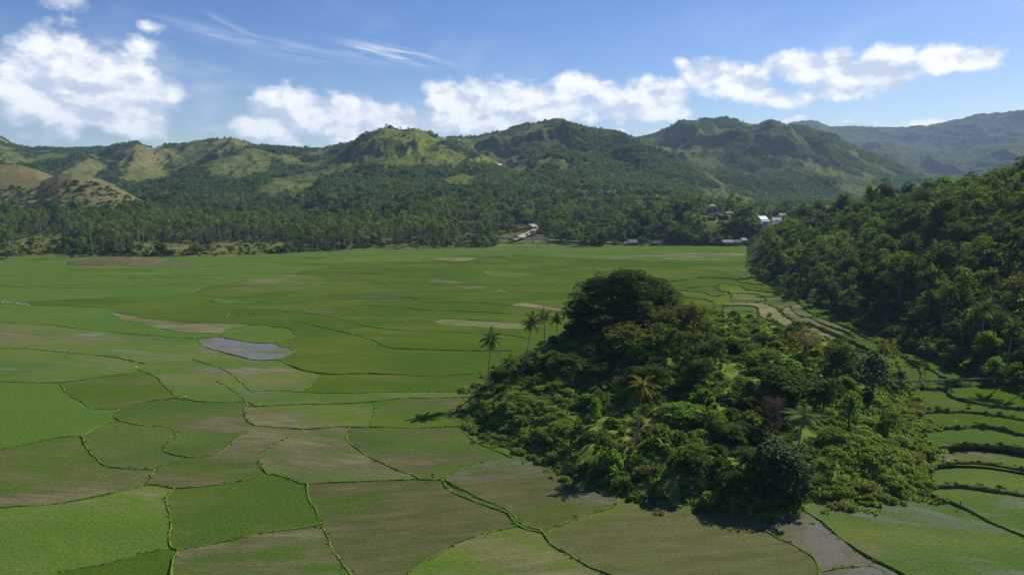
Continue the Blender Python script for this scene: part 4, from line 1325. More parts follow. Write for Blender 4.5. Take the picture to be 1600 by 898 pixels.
SHRUBS = [
    ("dense mid green shrub", shrub("shrub", 61, 'leaf_mid', 1.5, 1.9, 16, 60, .36, .62), 'leaf_mid'),
    ("bright green leafy shrub", shrub("shrub", 62, 'leaf_bright', 1.3, 1.6, 14, 60, .34, .58), 'leaf_bright'),
    ("dark green rounded shrub", shrub("shrub", 63, 'leaf_dark', 1.7, 2.4, 18, 60, .38, .7), 'leaf_dark'),
    ("olive scrubby shrub", shrub("shrub", 64, 'leaf_olive', 1.3, 1.4, 12, 50, .32, .55), 'leaf_olive'),
    ("dry straw coloured shrub", shrub("shrub", 65, 'leaf_straw', 1.2, 1.0, 12, 44, .30, .5, .35), 'leaf_straw'),
    ("low trailing green shrub", shrub("shrub", 66, 'leaf_mid', 2.0, 1.0, 16, 60, .32, .62), 'leaf_mid'),
    ("broad leaved green banana plant", banana("banana_plant", 67, 'leaf_bright'), 'leaf_bright'),
]
GRASS = [grass_tuft("grass_tuft", 71, 'leaf_mid', 60, .9, .7), grass_tuft("grass_tuft", 72, 'leaf_olive', 60, .8, .7), grass_tuft("grass_tuft", 73, 'leaf_straw', 50, .8, .7), grass_tuft("grass_tuft", 74, 'leaf_bright', 60, .7, .7)]
LUSH = [grass_tuft('grass_tuft', 75, 'leaf_lush', 70, .7, .8, .09), shrub('shrub', 69, 'leaf_lush', 1.4, .9, 14, 56, .32, .55), grass_tuft('grass_tuft', 76, 'leaf_lush', 60, .5, .9, .1)]
BANANA_YELLOW = banana("banana_plant", 68, 'leaf_yellow')


# ------------------------------------------------------------------ placing things
def stuff_points(name, protos, P, idx, scale, rotz, tag_label, cat):
    """One object that scatters plants nobody could count: points in a mesh, each with a plant on it."""
    me = bpy.data.meshes.new(name)
    n = len(P)
    me.vertices.add(n)
    me.vertices.foreach_set("co", np.asarray(P, np.float32).ravel())
    a = me.attributes.new("pick", 'INT', 'POINT'); a.data.foreach_set("value", np.asarray(idx, np.int32))
    a = me.attributes.new("size", 'FLOAT_VECTOR', 'POINT'); a.data.foreach_set("vector", np.asarray(scale, np.float32).ravel())
    rot = np.zeros((n, 3), np.float32); rot[:, 2] = rotz
    a = me.attributes.new("turn", 'FLOAT_VECTOR', 'POINT'); a.data.foreach_set("vector", rot.ravel())
    o = link(name, me)
    ng = bpy.data.node_groups.new(name, 'GeometryNodeTree')
    ng.interface.new_socket("Geometry", in_out='INPUT', socket_type='NodeSocketGeometry')
    ng.interface.new_socket("Geometry", in_out='OUTPUT', socket_type='NodeSocketGeometry')
    gi = ng.nodes.new('NodeGroupInput'); go = ng.nodes.new('NodeGroupOutput')
    jn = ng.nodes.new('GeometryNodeJoinGeometry')
    for pm in reversed(protos):            # joined last-in first
        po = bpy.data.objects.new(pm.name, pm)
        inf = ng.nodes.new('GeometryNodeObjectInfo'); inf.inputs['Object'].default_value = po
        inf.inputs['As Instance'].default_value = False
        gti = ng.nodes.new('GeometryNodeGeometryToInstance')
        ng.links.new(inf.outputs['Geometry'], gti.inputs[0])
        ng.links.new(gti.outputs[0], jn.inputs[0])
    iop = ng.nodes.new('GeometryNodeInstanceOnPoints')
    iop.inputs['Pick Instance'].default_value = True
    def named(nm, dt):
        nd = ng.nodes.new('GeometryNodeInputNamedAttribute'); nd.data_type = dt; nd.inputs['Name'].default_value = nm
        return nd.outputs['Attribute']
    ng.links.new(gi.outputs[0], iop.inputs['Points'])
    ng.links.new(jn.outputs[0], iop.inputs['Instance'])
    ng.links.new(named('pick', 'INT'), iop.inputs['Instance Index'])
    ng.links.new(named('size', 'FLOAT_VECTOR'), iop.inputs['Scale'])
    eul = ng.nodes.new('FunctionNodeEulerToRotation')
    ng.links.new(named('turn', 'FLOAT_VECTOR'), eul.inputs[0])
    ng.links.new(eul.outputs[0], iop.inputs['Rotation'])
    ng.links.new(iop.outputs[0], go.inputs[0])
    md = o.modifiers.new("scatter", 'NODES'); md.node_group = ng
    return tag(o, tag_label, cat, kind="stuff")


def place_tree(kind, variant, x, y, z, sx, sz, rz, label, cat="tree", group=None, name="broadleaf_tree", parts=True):
    p = PROTO[kind][variant % len(PROTO[kind])]
    if not parts:
        if 'whole' not in p:
            p['whole'] = join_pair(name, p['trunk'], p['crown'])
        o = link(name, p['whole'])
    else:
        o = link(name, None)
        link("culms" if kind == 'bamboo' else "trunk", p['trunk'], o); link("crown", p['crown'], o)
    o.location = (x, y, z); o.scale = (sx, sx, sz); o.rotation_euler = (0, 0, rz)
    return tag(o, label, cat, group)


def tree_by_sight(kind, px, py_top, Y, width_px, label, variant=0, name="broadleaf_tree", cat="tree", group=None, rz=None, sink=0.3):
    """A tree Y metres ahead whose top and width are those of the tree on the photograph's sight line."""
    x, _, zt = at(px, py_top, Y)
    zg = float(ALL_H(x, Y)) - sink
    p = PROTO[kind][variant % len(PROTO[kind])]
    dist = math.sqrt(x * x + Y * Y + (zt - CAM_H) ** 2) * math.cos(math.atan2(x, Y))
    sx = width_px / F * dist / (2 * p['radius'])
    sz = max(zt - zg, 1.5) / p['height']
    return place_tree(kind, variant, x, Y, zg, sx, sz, rz if rz is not None else random.uniform(0, 6.28), label, cat, group, name)


def ALL_H(x, y):
    x = np.asarray(x, float); y = np.asarray(y, float)
    z = np.where(inside_poly(x, y, mound_w), knoll_h(x, y), -50.0)
    lh = land_h(x, y)
    fl = np.where(inside_poly(x, y, outer_w), np.vectorize(bank_level)(x, y), -50.0)
    return np.maximum(np.maximum(z, lh), fl)


def place_palm(px, py_top, Y, label, variant=0, crown_px=None, group=None, rz=None, k_nuts=True):
    if Y is None:
        Y = 200.0
        while Y < 900:          # walk up the slope until the ground is a palm's height below the sight line
            x, _, zt = at(px, py_top, Y)
            if not inside_poly(x, Y, outer_w) and zt - float(land_h(x, Y)) < 20 + 3.5 * math.sin(px):
                break
            Y += 4
    x, _, zt = at(px, py_top, Y)
    zg = float(ALL_H(x, Y)) - .1
    p = PALMS[variant % 4]
    sz = max(zt - zg, 3) / (p['height'] + 1.6)
    sx = sz if crown_px is None else crown_px / F * Y / (2 * p['radius'] * .82)
    o = link("coconut_palm", None)
    o.location = (x, Y, zg); o.rotation_euler = (0, 0, rz if rz is not None else random.uniform(0, 6.28))
    o.scale = (sx, sx, sz)
    link("trunk", p['trunk'], o)
    c = link("crown", p['crown'], o)
    if p['dead']: link("dead_fronds", p['dead'], o)
    link("coconuts", p['nuts'], o)
    return tag(o, label, "palm tree", group)
# ------------------------------------------------------------------ trees on the knoll
TBS = tree_by_sight
TBS('banyan', 982, 424, 247, 178, "huge dark dome-shaped tree on top of the knoll", rz=.4)
TBS('broad_dark', 915, 478, 244, 72, "dark tree at the left flank of the huge dome-shaped tree", 1)
TBS('broad_dark', 906, 498, 246, 46, "dark steep-sided tree at the far left edge of the dome tree's dark mass", 0)
TBS('broad_mid', 1040, 462, 244, 60, "mid green tree at the right shoulder of the huge dome tree", 0)
TBS('broad_dark', 955, 482, 234, 104, "dark bushy tree right below the huge dome-shaped tree on the knoll", 0)
TBS('broad_mid', 1018, 470, 230, 88, "mid green tree leaning on the right foot of the huge dome tree", 1)
TBS('bamboo', 1066, 460, 238, 74, "feathery yellow-green bamboo clump right of the huge dome tree", name="bamboo_clump", cat="bamboo")
TBS('bamboo', 1034, 472, 226, 44, "small feathery bamboo clump against the dark dome tree", name="bamboo_clump", cat="bamboo")
TBS('yellowing', 1086, 470, 234, 34, "small tree with yellow leaves at the crest right of the bamboo")
TBS('spreading_olive', 988, 506, 216, 112, "wide olive green tree in the middle of the knoll below the dome tree")
TBS('broad_mid', 1046, 506, 214, 96, "mid green tree on the knoll below the bamboo clumps", 0)
TBS('broad_dark', 1108, 528, 208, 68, "round dark tree beside the bare earth on the knoll", 0)
TBS('spreading_olive', 1104, 494, 228, 64, "olive tree behind the round dark tree on the knoll", 0)
TBS('broad_mid', 1160, 530, 226, 60, "mid green tree on the back rim of the knoll", 1)
TBS('broad_bright', 1200, 546, 212, 72, "bright leafy tree left of the rust-tinted open tree", 0)
TBS('rusty', 1262, 516, 224, 66, "open-crowned rust-tinted tree with thin trunks on the knoll's rim")
TBS('broad_dark', 1312, 534, 206, 66, "dark upright tree just right of the rust-tinted tree", 1)
TBS('bluish', 1367, 548, 200, 66, "blue-grey green tree at the right end of the knoll")
TBS('spreading_olive', 1385, 530, 222, 44, "small olive tree behind the blue-grey green tree")
TBS('broad_dark', 1232, 570, 188, 124, "big dark tree on the middle of the knoll's right half", 0)
TBS('broad_mid', 1165, 590, 188, 64, "mid green tree left of the big dark tree on the knoll", 0)
TBS('broad_dark', 1290, 590, 184, 60, "dark tree right of the big dark tree on the knoll", 1)
TBS('broad_dark', 1090, 560, 196, 60, "dark tree above the yellow banana plant", 1)
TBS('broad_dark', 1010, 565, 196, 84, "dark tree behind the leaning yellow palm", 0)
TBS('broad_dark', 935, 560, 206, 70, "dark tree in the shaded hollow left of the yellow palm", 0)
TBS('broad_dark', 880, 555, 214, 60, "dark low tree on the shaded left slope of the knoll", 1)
TBS('broad_bright', 930, 622, 178, 26, "small bright yellow-green tree standing in the shaded hollow")
TBS('broad_bright', 1068, 632, 176, 78, "leafy light green tree right of the yellow palm's trunk", 1)
TBS('broad_bright', 1110, 640, 172, 60, "bright leafy tree on the sunny middle slope of the knoll", 0)
TBS('broad_dark', 1150, 662, 168, 60, "dark tree left of the bare reddish tree", 1)
TBS('bare', 1205, 618, 170, 56, "leafless reddish-brown tree on the knoll", name="bare_tree")
TBS('broad_dark', 1182, 696, 147, 82, "dark tree in front of the bare reddish tree", 0)
TBS('bluish', 1222, 688, 145, 100, "tall grey-green tree at the knoll's front foot, left of the tilted palm", 0)
TBS('broad_mid', 1130, 655, 166, 62, "mid green tree above the dry grass, between the banana plant and the bare tree", 1)
TBS('broad_bright', 1330, 612, 176, 46, "bright bushy tree on the grassy right flank below the dark upright tree", 0)
TBS('broad_bright', 1300, 668, 166, 54, "bright bushy tree on the grassy right flank beside the tilted palm", 0)
TBS('broad_mid', 1390, 640, 176, 40, "small mid green tree on the grassy right flank near its edge", 1)
TBS('broad_dark', 1160, 732, 143, 66, "dark tree standing at the water's edge of the knoll", 1)
TBS('bluish', 1246, 722, 143, 64, "grey-green tree at the front foot under the tilted palm", 0)
TBS('broad_bright', 1085, 690, 162, 70, "low bright tree above the dry grass at the knoll's foot", 0)
TBS('broad_bright', 1052, 692, 164, 50, "bushy light green tree by the foot of the yellow palm", 1)
TBS('broad_dark', 850, 575, 222, 40, "small dark tree among the palms at the knoll's left end", 0)

def stand(px, py):
    """Where a sight line first meets the land."""
    for Yq in np.arange(120, 420, .5):
        x, _, zt = at(px, py, Yq)
        if zt <= float(knoll_h(x, Yq)):
            return Yq
    return 200.0


# palms of the knoll
place_palm(762, 519, 218, "tall coconut palm at the knoll's left tip, farthest left of all, with yellow dead fronds", 0, 42, rz=.6)
place_palm(822, 494, 226, "coconut palm on the knoll second from its left tip", 2, 36, rz=1.4)
place_palm(851, 488, 236, "coconut palm with a golden dead frond, nearest the dome tree's left side", 0, 30, rz=3.0)
place_palm(871, 494, 244, "small coconut palm half hidden beside the dome tree", 3, 24)
place_palm(795, 560, 213, "short coconut palm among bushes under the tall palms", 3, 34)
place_palm(815, 558, 218, "short coconut palm at the shaded foot of the second palm", 1, 34)
place_palm(838, 548, 224, "short coconut palm under the palm with the golden frond", 3, 30)


def yellow_palm(px, py_top, Y, px_base, label, variant, crown_px):
    o = place_palm(px, py_top, Y, label, variant, crown_px)
    return o
o = yellow_palm(998, 592, stand(1008, 690), 1008, "leaning coconut palm with a yellowed sparse crown on the shaded slope", 1, 52)
for c in o.children:
    if c.name.startswith("crown"):
        c.data = c.data.copy(); c.data.materials[0] = M['leaf_yellow']
o = place_palm(1250, 646, 155, "coconut palm with drooping brown fronds at the knoll's front right", 0, 74, rz=2.2)


# --- shrubs, banana plants and cover of the knoll
rg = np.random.default_rng(77)
def scatter_in(poly, n, rgx):
    xs_, ys_ = [p[0] for p in poly], [p[1] for p in poly]
    P = np.stack([rgx.uniform(min(xs_), max(xs_), n), rgx.uniform(min(ys_), max(ys_), n)], 1)
    return P[inside_poly(P[:, 0], P[:, 1], poly)]


def sunny(px, py):
    """The knoll's grassy right flank, where the cover is low and bright."""
    return sstep(1240, 1330, px) * sstep(590, 640, py)


S = scatter_in(mound_w, 2600, rg)
z = knoll_h(S[:, 0], S[:, 1])
e = dist_poly(S[:, 0], S[:, 1], mound_w)
ppx, ppy = project(S[:, 0], S[:, 1], z)
front = (S[:, 1] < KY + 8)
dens_ = np.where(front, .50, .12) * (1 - .80 * sunny(ppx, ppy)) * (1 - .55 * (ppx < 900) * (ppy > 590)) * (0.35 + 1.3 * fbm(S[:, 0] / 12, S[:, 1] / 12, 91))
pick = rg.random(len(S)) < dens_
S, z, ppx, ppy, e = S[pick], z[pick], ppx[pick], ppy[pick], e[pick]
order = np.argsort(S[:, 1])
S, z, ppx, ppy, e = S[order], z[order], ppx[order], ppy[order], e[order]
SHRUB_LABEL = {}
n_ind = 0
extra = []
for k in range(len(S)):
    s_n = float(fbm(S[k, 0] / 9, S[k, 1] / 9, 95)) + rg.normal(0, .1)
    sn = float(sunny(ppx[k], ppy[k]))
    if sn > .5:
        t = rg.choice([1, 3, 0, 5], p=[.6, .14, .1, .16])
    elif s_n > .58:
        t = rg.choice([3, 4, 1, 5], p=[.30, .10, .35, .25])
    else:
        t = rg.choice([0, 1, 2, 5, 3, 6], p=[.28, .18, .26, .14, .10, .04])
    sc = float(np.clip(rg.lognormal(.22, .40), .5, 2.8)) * (0.75 if sn > .5 else 1.0) * (0.75 + .25 * min(1, e[k] / 8))
    if ppx[k] < 905 and ppy[k] > 600: sc *= .75; t = rg.choice([1, 3, 5, 4, 0], p=[.34, .36, .08, .14, .08]); sc *= .8
    if t == 6: sc = min(sc, 1.2)
    if abs(ppx[k] - 1003) < 26 and 600 < ppy[k] < 745: sc = min(sc, .6)
    if n_ind < 300:
        lab, me, _ = SHRUBS[t]
        o = link(me.name.split('.')[0], me)
        o.location = (S[k, 0], S[k, 1], z[k] - .1); o.scale = (sc, sc, sc * rg.uniform(.8, 1.25)); o.rotation_euler = (0, 0, rg.uniform(0, 6.28))
        where = "on the knoll's sunny right flank" if sn > .5 else ("on the left slope of the knoll" if ppx[k] < 930 else ("at the front foot of the knoll" if ppy[k] > 700 else "on the middle slope of the knoll"))
        tag(o, lab + " " + where, "shrub" if t != 6 else "banana plant", lab + "s " + where)
        n_ind += 1
    else:
        extra.append((S[k, 0], S[k, 1], z[k] - .1, t, sc))
o = link("banana_plant", BANANA_YELLOW)
x_, y_, _ = at(1101, 612, 172); o.location = (x_, y_, float(knoll_h(x_, y_)) + .6); o.scale = (1.5, 1.5, 1.6)
tag(o, "yellow banana plant standing out on the dark middle slope", "banana plant")

# low cover: trailing growth and grass that nobody could count
n0 = 52000
P = scatter_in(mound_w, n0, rg)
jit = (dist_poly(P[:, 0], P[:, 1], mound_w) < 4) & (rg.random(len(P)) < .6)
P = P + np.where(jit[:, None], rg.normal(0, 2.0, P.shape), 0)
z = np.maximum(knoll_h(P[:, 0], P[:, 1]), np.vectorize(bank_level)(P[:, 0], P[:, 1])); px_, py_ = project(P[:, 0], P[:, 1], z)
cov = fbm(P[:, 0] / 6, P[:, 1] / 6, 99)
sn0 = np.maximum(sunny(px_, py_), (px_ < 905) * (py_ > 590) * 1.0)
keep = (rg.random(len(P)) < np.where(P[:, 1] < KY + 10, .45 + .12 * sn0, .15) * np.maximum(sstep(.25, .5, cov), .8 * sn0))
P, z, px_, py_ = P[keep], z[keep], px_[keep], py_[keep]
protos = [s[1] for s in SHRUBS[:6]] + GRASS + LUSH
sn = sunny(px_, py_)
g_ = rg.random(len(P))
idx = np.where(g_ < .5 + .42 * np.maximum(sn, (px_ < 900) * (py_ > 590) * .8), rg.choice([6, 7, 8, 9], len(P), p=[.16, .30, .14, .40]), rg.choice([0, 1, 2, 3, 5, 4], len(P), p=[.24, .22, .18, .14, .18, .04]))
lush = rg.random(len(P)) < .68 * np.maximum(sn, (px_ < 890) * (py_ > 600) * .6)
idx = np.where(lush, rg.choice([10, 11, 12], len(P), p=[.4, .22, .38]), idx)
sz = np.where(idx >= 6, rg.uniform(.6, 1.7, len(P)), rg.uniform(.22, .62, len(P)))
pts = np.stack([P[:, 0], P[:, 1], z - .05], 1)
if extra:
    ex = np.array(extra)
    pts = np.concatenate([pts, ex[:, :3]]); idx = np.concatenate([idx, ex[:, 3].astype(int).clip(0, 5)]); sz = np.concatenate([sz, ex[:, 4]])
stuff_points("undergrowth", protos, pts, idx, np.repeat(sz[:, None], 3, 1), rg.uniform(0, 6.28, len(pts)), "green undergrowth and grass covering the knoll", "undergrowth")

# growth on the terrace banks
pts, sz = [], []
for d, zz, hh, w, h in BANK_POINTS:
    L = np.r_[0, np.cumsum(np.linalg.norm(np.diff(d, axis=0), axis=1))]
    for s in np.arange(0, L[-1], .6):
        i = int(np.searchsorted(L, s)); i = min(i, len(d) - 1)
        x, y = d[i] + rg.normal(0, .33 * w, 2)
        if rg.random() < .35 + .8 * fbm(np.array(x / 7), np.array(y / 7), 123) - .1:
            pts.append((x, y, zz[i] + hh[i] * .55 - .1)); sz.append(rg.uniform(.18, .55) * (1.1 if h > 1.15 else .8))
sz = np.array(sz)
stuff_points("bank_undergrowth", [SHRUBS[0][1], SHRUBS[2][1], SHRUBS[5][1], SHRUBS[3][1], GRASS[0], GRASS[1]], pts, rg.choice(6, len(pts), p=[.16, .05, .16, .11, .30, .22]), np.stack([sz, sz, sz], 1), rg.uniform(0, 6.28, len(pts)),
             "scrubby growth along the terrace banks", "undergrowth")
# ragged grass along the near field banks
pts, sz = [], []
for d, zz, hh, w in BUND_POINTS:
    for i in range(len(d)):
        if d[i][1] > 330 or d[i][1] < 60: continue
        for q in range(2):
            if rg.random() < .02 + .75 * fbm(np.array(d[i][0] / 5), np.array(d[i][1] / 5), 171):
                x, y = d[i] + rg.normal(0, .28 * w, 2)
                pts.append((x, y, zz[i] + max(hh[i] * .55, 0) - .05)); sz.append(rg.uniform(.15, .42))
sz = np.array(sz)
stuff_points("bank_grass", GRASS, pts, rg.choice(4, len(pts), p=[.25, .2, .1, .45]), np.stack([sz * 1.3, sz * 1.3, sz], 1), rg.uniform(0, 6.28, len(pts)), "ragged grass along the banks between the fields", "grass")
print("shrubs", n_ind, "cover", len(P), "bank", len(pts))


# ------------------------------------------------------------------ the wooded slope on the right
rg = np.random.default_rng(123)
def slope_pts(n):
    a = rg.uniform(.24, 1.05, n); u = rg.random(n)
    Yf = np.interp(a, sl.fa, sl.Yf); Yc = np.interp(a, sl.a, sl.Yc)
    Y = Yf + (Yc * 1.06 - Yf) * (u * 1.0) + 1.5
    X = a * Y
    keep = ~inside_poly(X, Y, outer_w)
    return X[keep], Y[keep]


X, Y = slope_pts(9000)
Z = land_h(X, Y)
ok = Z > -1
X, Y, Z = X[ok], Y[ok], Z[ok]
w_ = Y / np.max(Y)
ok = rg.random(len(X)) < np.clip(w_ ** .9 * 1.4, .12, 1)       # equal area density
X, Y, Z = X[ok], Y[ok], Z[ok]
# thin out to a minimum spacing
cell = {}
sel = []
for k in range(len(X)):
    d = 3.7 + 3.0 * rg.random() ** 2
    c = (int(X[k] // 6), int(Y[k] // 6))
    if all((X[k] - X[j]) ** 2 + (Y[k] - Y[j]) ** 2 > d * d for di in (-1, 0, 1) for dj in (-1, 0, 1) for j in cell.get((c[0] + di, c[1] + dj), [])):
        cell.setdefault(c, []).append(k); sel.append(k)
X, Y, Z = X[sel], Y[sel], Z[sel]
px_, py_ = project(X, Y, Z)
ok = ~((np.abs(px_ - 1206) < 30) & (py_ > 330) & (py_ < 372)) & ~((px_ < 1198) & (py_ < 428))
X, Y, Z, px_, py_ = X[ok], Y[ok], Z[ok], px_[ok], py_[ok]
KIND_LABEL = {'broad_dark': "dark green dense-leaved tree", 'broad_mid': "mid green leafy tree", 'broad_bright': "light green leafy tree", 'spreading_olive': "olive green spreading tree",
              'bluish': "grey-green tree", 'bamboo': "feathery bamboo clump"}
t_e = (Y - np.interp(X / Y, sl.fa, sl.Yf)) / (np.interp(X / Y, sl.a, sl.Yc) - np.interp(X / Y, sl.fa, sl.Yf))
rec = []
for k in range(len(X)):
    q = fbm(np.array(X[k] / 40), np.array(Y[k] / 40), 131) + rg.normal(0, .08)
    if q > .62: kind = rg.choice(['broad_bright', 'spreading_olive', 'broad_mid'])
    elif q > .50: kind = rg.choice(['broad_mid', 'spreading_olive', 'bluish', 'broad_dark'], p=[.45, .2, .15, .2])
    else: kind = rg.choice(['broad_dark', 'broad_mid', 'bluish'], p=[.62, .28, .1])
    s = float(np.clip(rg.lognormal(-.16, .40), .38, 1.75)) * (0.55 + .5 * float(sstep(0.0, .25, t_e[k])))
    rec.append((s / math.hypot(X[k], Y[k]), k, kind, s))
rec.sort(reverse=True)
in_frame = lambda k: 1130 < px_[k] < 1640 and 230 < py_[k] < 720
vis = [r for r in rec if in_frame(r[1])]
ind = set(r[1] for r in vis[:258])
pts, idx, szs = [], [], []
MAP = {'broad_dark': (0, 2), 'broad_mid': (1, 4), 'broad_bright': (1, 4), 'spreading_olive': (3,), 'bluish': (5,), 'bamboo': (3,)}
for _, k, kind, s in rec:
    if k in ind:
        where = "low on the wooded right slope by the terraces" if t_e[k] < .22 else ("near the top of the wooded right slope" if t_e[k] > .7 else "half-way up the wooded right slope")
        lab = KIND_LABEL[kind] + " " + where
        place_tree(kind, int(rg.integers(0, 2)), X[k], Y[k], Z[k] - .3, s, s * rg.uniform(.85, 1.2), rg.uniform(0, 6.28), lab, "tree", KIND_LABEL[kind] + "s " + where, parts=Y[k] < 420)
    else:
        pts.append((X[k], Y[k], Z[k] - .3)); idx.append(rg.choice(MAP[kind])); szs.append(s * 1.02)
szs = np.array(szs)
stuff_points("slope_woods", MIDTREES, pts, idx, np.stack([szs, szs, szs * rg.uniform(.85, 1.2, len(szs))], 1), rg.uniform(0, 6.28, len(pts)), "dark green woods covering the right-hand slope", "woods")
# shrubs below and between the trees
X2, Y2 = slope_pts(60000)
Z2 = land_h(X2, Y2)
w_ = Y2 / np.max(Y2)
p2x, p2y = project(X2, Y2, Z2)
ok = (Z2 > -1) & (rg.random(len(X2)) < np.clip(w_ * 1.4, .1, 1)) & (rg.random(len(X2)) < np.where(Y2 < 330, .55, .22))
X2, Y2, Z2 = X2[ok], Y2[ok], Z2[ok]
s2 = np.clip(rg.lognormal(.0, .4, len(X2)), .4, 2.2)
stuff_points("slope_undergrowth", [s[1] for s in SHRUBS[:6]], np.stack([X2, Y2, Z2 - .1], 1), rg.choice(6, len(X2), p=[.3, .16, .26, .1, .03, .15]), np.stack([s2, s2, s2], 1), rg.uniform(0, 6.28, len(X2)),
             "shrubs and undergrowth between the trees of the right-hand slope", "undergrowth")
print("slope trees", len(ind), len(pts), "shrubs", len(X2))

# palms on the slope and in front of it
SLOPE_PALMS = [(1405, 408, 300, 30), (1418, 404, 306, 28), (1458, 430, 262, 40), (1500, 418, 285, 32), (1382, 402, 322, 26), (1290, 352, 520, 20), (1272, 362, 480, 20), (1310, 372, 430, 22), (1340, 378, 400, 24),
               (1238, 372, 520, 22), (1225, 380, 560, 18), (1208, 376, 600, 18), (1196, 381, 610, 18), (1248, 384, 500, 20), (1262, 390, 470, 20), (1540, 470, 235, 34), (1455, 398, 330, 24), (1580, 500, 222, 36), (1560, 425, 290, 28),
               (1365, 392, 370, 24), (1330, 400, 360, 24), (1520, 400, 325, 26)]
for k, (px, py, Yp, cw) in enumerate(SLOPE_PALMS):
    place_palm(px, py, None, "coconut palm rising among the trees of the wooded right slope", k, None, "coconut palms on the right slope")

cand_ = [r for r in rec if in_frame(r[1]) and t_e[r[1]] < .8]
for k, j in enumerate(rg.permutation(len(cand_))[:34]):
    i = cand_[j][1]; p = PALMS[k % 4]; s = float(rg.uniform(.85, 1.25))
    near_ = Y[i] < 420
    o = link("coconut_palm", None if near_ else PALM_FAR[k % 4]); o.location = (X[i] + 2, Y[i] + 1, Z[i] - .3); o.rotation_euler = (0, 0, rg.uniform(0, 6.28)); o.scale = (s, s, s * rg.uniform(.95, 1.15))
    if near_:
        link("trunk", p['trunk'], o); link("crown", p['crown'], o); link("dead_fronds", p['dead'], o); link("coconuts", p['nuts'], o)
    tag(o, "coconut palm scattered among the broadleaf trees of the right slope", "palm tree", "scattered palms of the right slope")


# ------------------------------------------------------------------ far woods and palm groves
rg = np.random.default_rng(321)
# what can be seen: highest sight line so far, for each direction
aa = np.linspace(-1.0, 1.0, 500)
yy = np.concatenate([np.linspace(380, 1500, 150), np.geomspace(1510, 4200, 150)])
GA, GYY = np.meshgrid(aa, yy)
GH = land_h(GA * GYY, GYY)
TAN = (GH - CAM_H) / GYY
RUN = np.maximum.accumulate(TAN, axis=0)
def seen(X, Y, Z, top=9.0, margin=10.0):
    a = X / Y
    ia = np.clip(np.round((a - aa[0]) / (aa[1] - aa[0])).astype(int), 0, len(aa) - 1)
    iy = np.clip(np.searchsorted(yy, Y * .985) - 1, 0, len(yy) - 1)
    return (Z + top - CAM_H + margin) / Y > RUN[iy, ia]


def clear(cx, cy, rx, ry, px, py, k=1.0):
    return 1 - k * (1 - sstep(.75, 1.1, np.hypot((px - cx) / rx, (py - cy) / ry)))


def tree_cover(X, Y, Z, px, py):
    """Share of the ground under trees, 0..1"""
    n1 = fbm(X / 95, Y / 150, 141, 5); n2 = fbm(X / 300, Y / 420, 143, 4)
    m = 0.62 * n1 + 0.38 * n2
    c = sstep(.48, .57, m)
    # grass-topped hills
    g = HILLS[4].h(X, Y); on_green = (np.abs(g - Z) < 1.5)
    gul = ridged(X / 120, Y / 204, 61, 4)
    c = np.where(on_green, np.where((py < 262), .75 * sstep(.80, .90, 1 - np.abs(gul - .45)) * sstep(.5, .62, n1), sstep(.34, .48, n1)), c)
    for i in (6, 7):
        on = np.abs(HILLS[i].h(X, Y) - Z) < 1.0
        c = np.where(on, .0 * sstep(.66, .74, n1) + sstep(322, 336, py) * .7 * (px < 200), c)
    on_r = np.abs(HILLS[2].h(X, Y) - Z) < 1.5
    c = np.where(on_r, sstep(.42, .56, m), c)
    on_m = np.abs(HILLS[3].h(X, Y) - Z) < 1.5
    c = np.where(on_m & (py < 236) & (px < 480), c * .55, c)
    for q in ((235, 246, 42, 18, .95), (220, 265, 40, 14, .8), (365, 226, 36, 10, .8), (300, 228, 25, 7, .6), (535, 255, 28, 12, .9), (500, 262, 26, 8, .6), (470, 272, 30, 6, .5),
              (625, 332, 42, 9, .95), (690, 318, 50, 6, .4), (1060, 218, 60, 12, .75), (1110, 250, 40, 18, .8), (1080, 232, 60, 7, .7), (1300, 270, 30, 10, .6), (1250, 265, 40, 14, .8), (1330, 230, 45, 12, .6), (1180, 220, 40, 10, .5),
              (820, 268, 30, 10, .8), (720, 330, 40, 6, .5), (100, 330, 40, 4, .4), (885, 300, 30, 6, .6), (870, 255, 24, 8, .4)):
        c = c * clear(q[0], q[1], q[2], q[3], px, py, q[4])
    return c


def valley_clear(X, Y, px, py):
    """Open ground among the groves of the valley floor: the river road, the plots behind the field edge."""
    c = np.ones_like(X)
    for q in ((70, 380, 62, 14, .97), (345, 387, 130, 10, .9), (210, 352, 60, 5, .6), (400, 345, 60, 5, .5), (520, 352, 40, 5, .5), (700, 350, 50, 4, .5), (255, 388, 60, 8, .9), (450, 384, 50, 6, .5), (615, 350, 40, 5, .8), (640, 387, 60, 4, .9), (828, 360, 26, 12, .97), (805, 376, 34, 9, .97), (1000, 350, 5, 3, .4),
              (1122, 346, 40, 17, .97), (1205, 350, 32, 16, .95), (990, 386, 16, 8, .9), (1028, 386, 12, 8, .9), (1148, 386, 26, 8, .9), (815, 372, 46, 20, .97), (110, 402, 90, 4, .7)):
        c = c * clear(q[0], q[1], q[2], q[3], px, py, q[4])
    return c


def cand(y0, y1, n, amax=.92):
    a = rg.uniform(-amax, amax, n)
    Y = np.sqrt(rg.uniform(y0 ** 2, y1 ** 2, n))
    X = a * Y
    Z = land_h(X, Y)
    px, py = project(X, Y, Z)
    return X, Y, Z, px, py


def on_right_slope(X, Y, Z):
    return np.abs(sl.h(X, Y) - Z) < .5


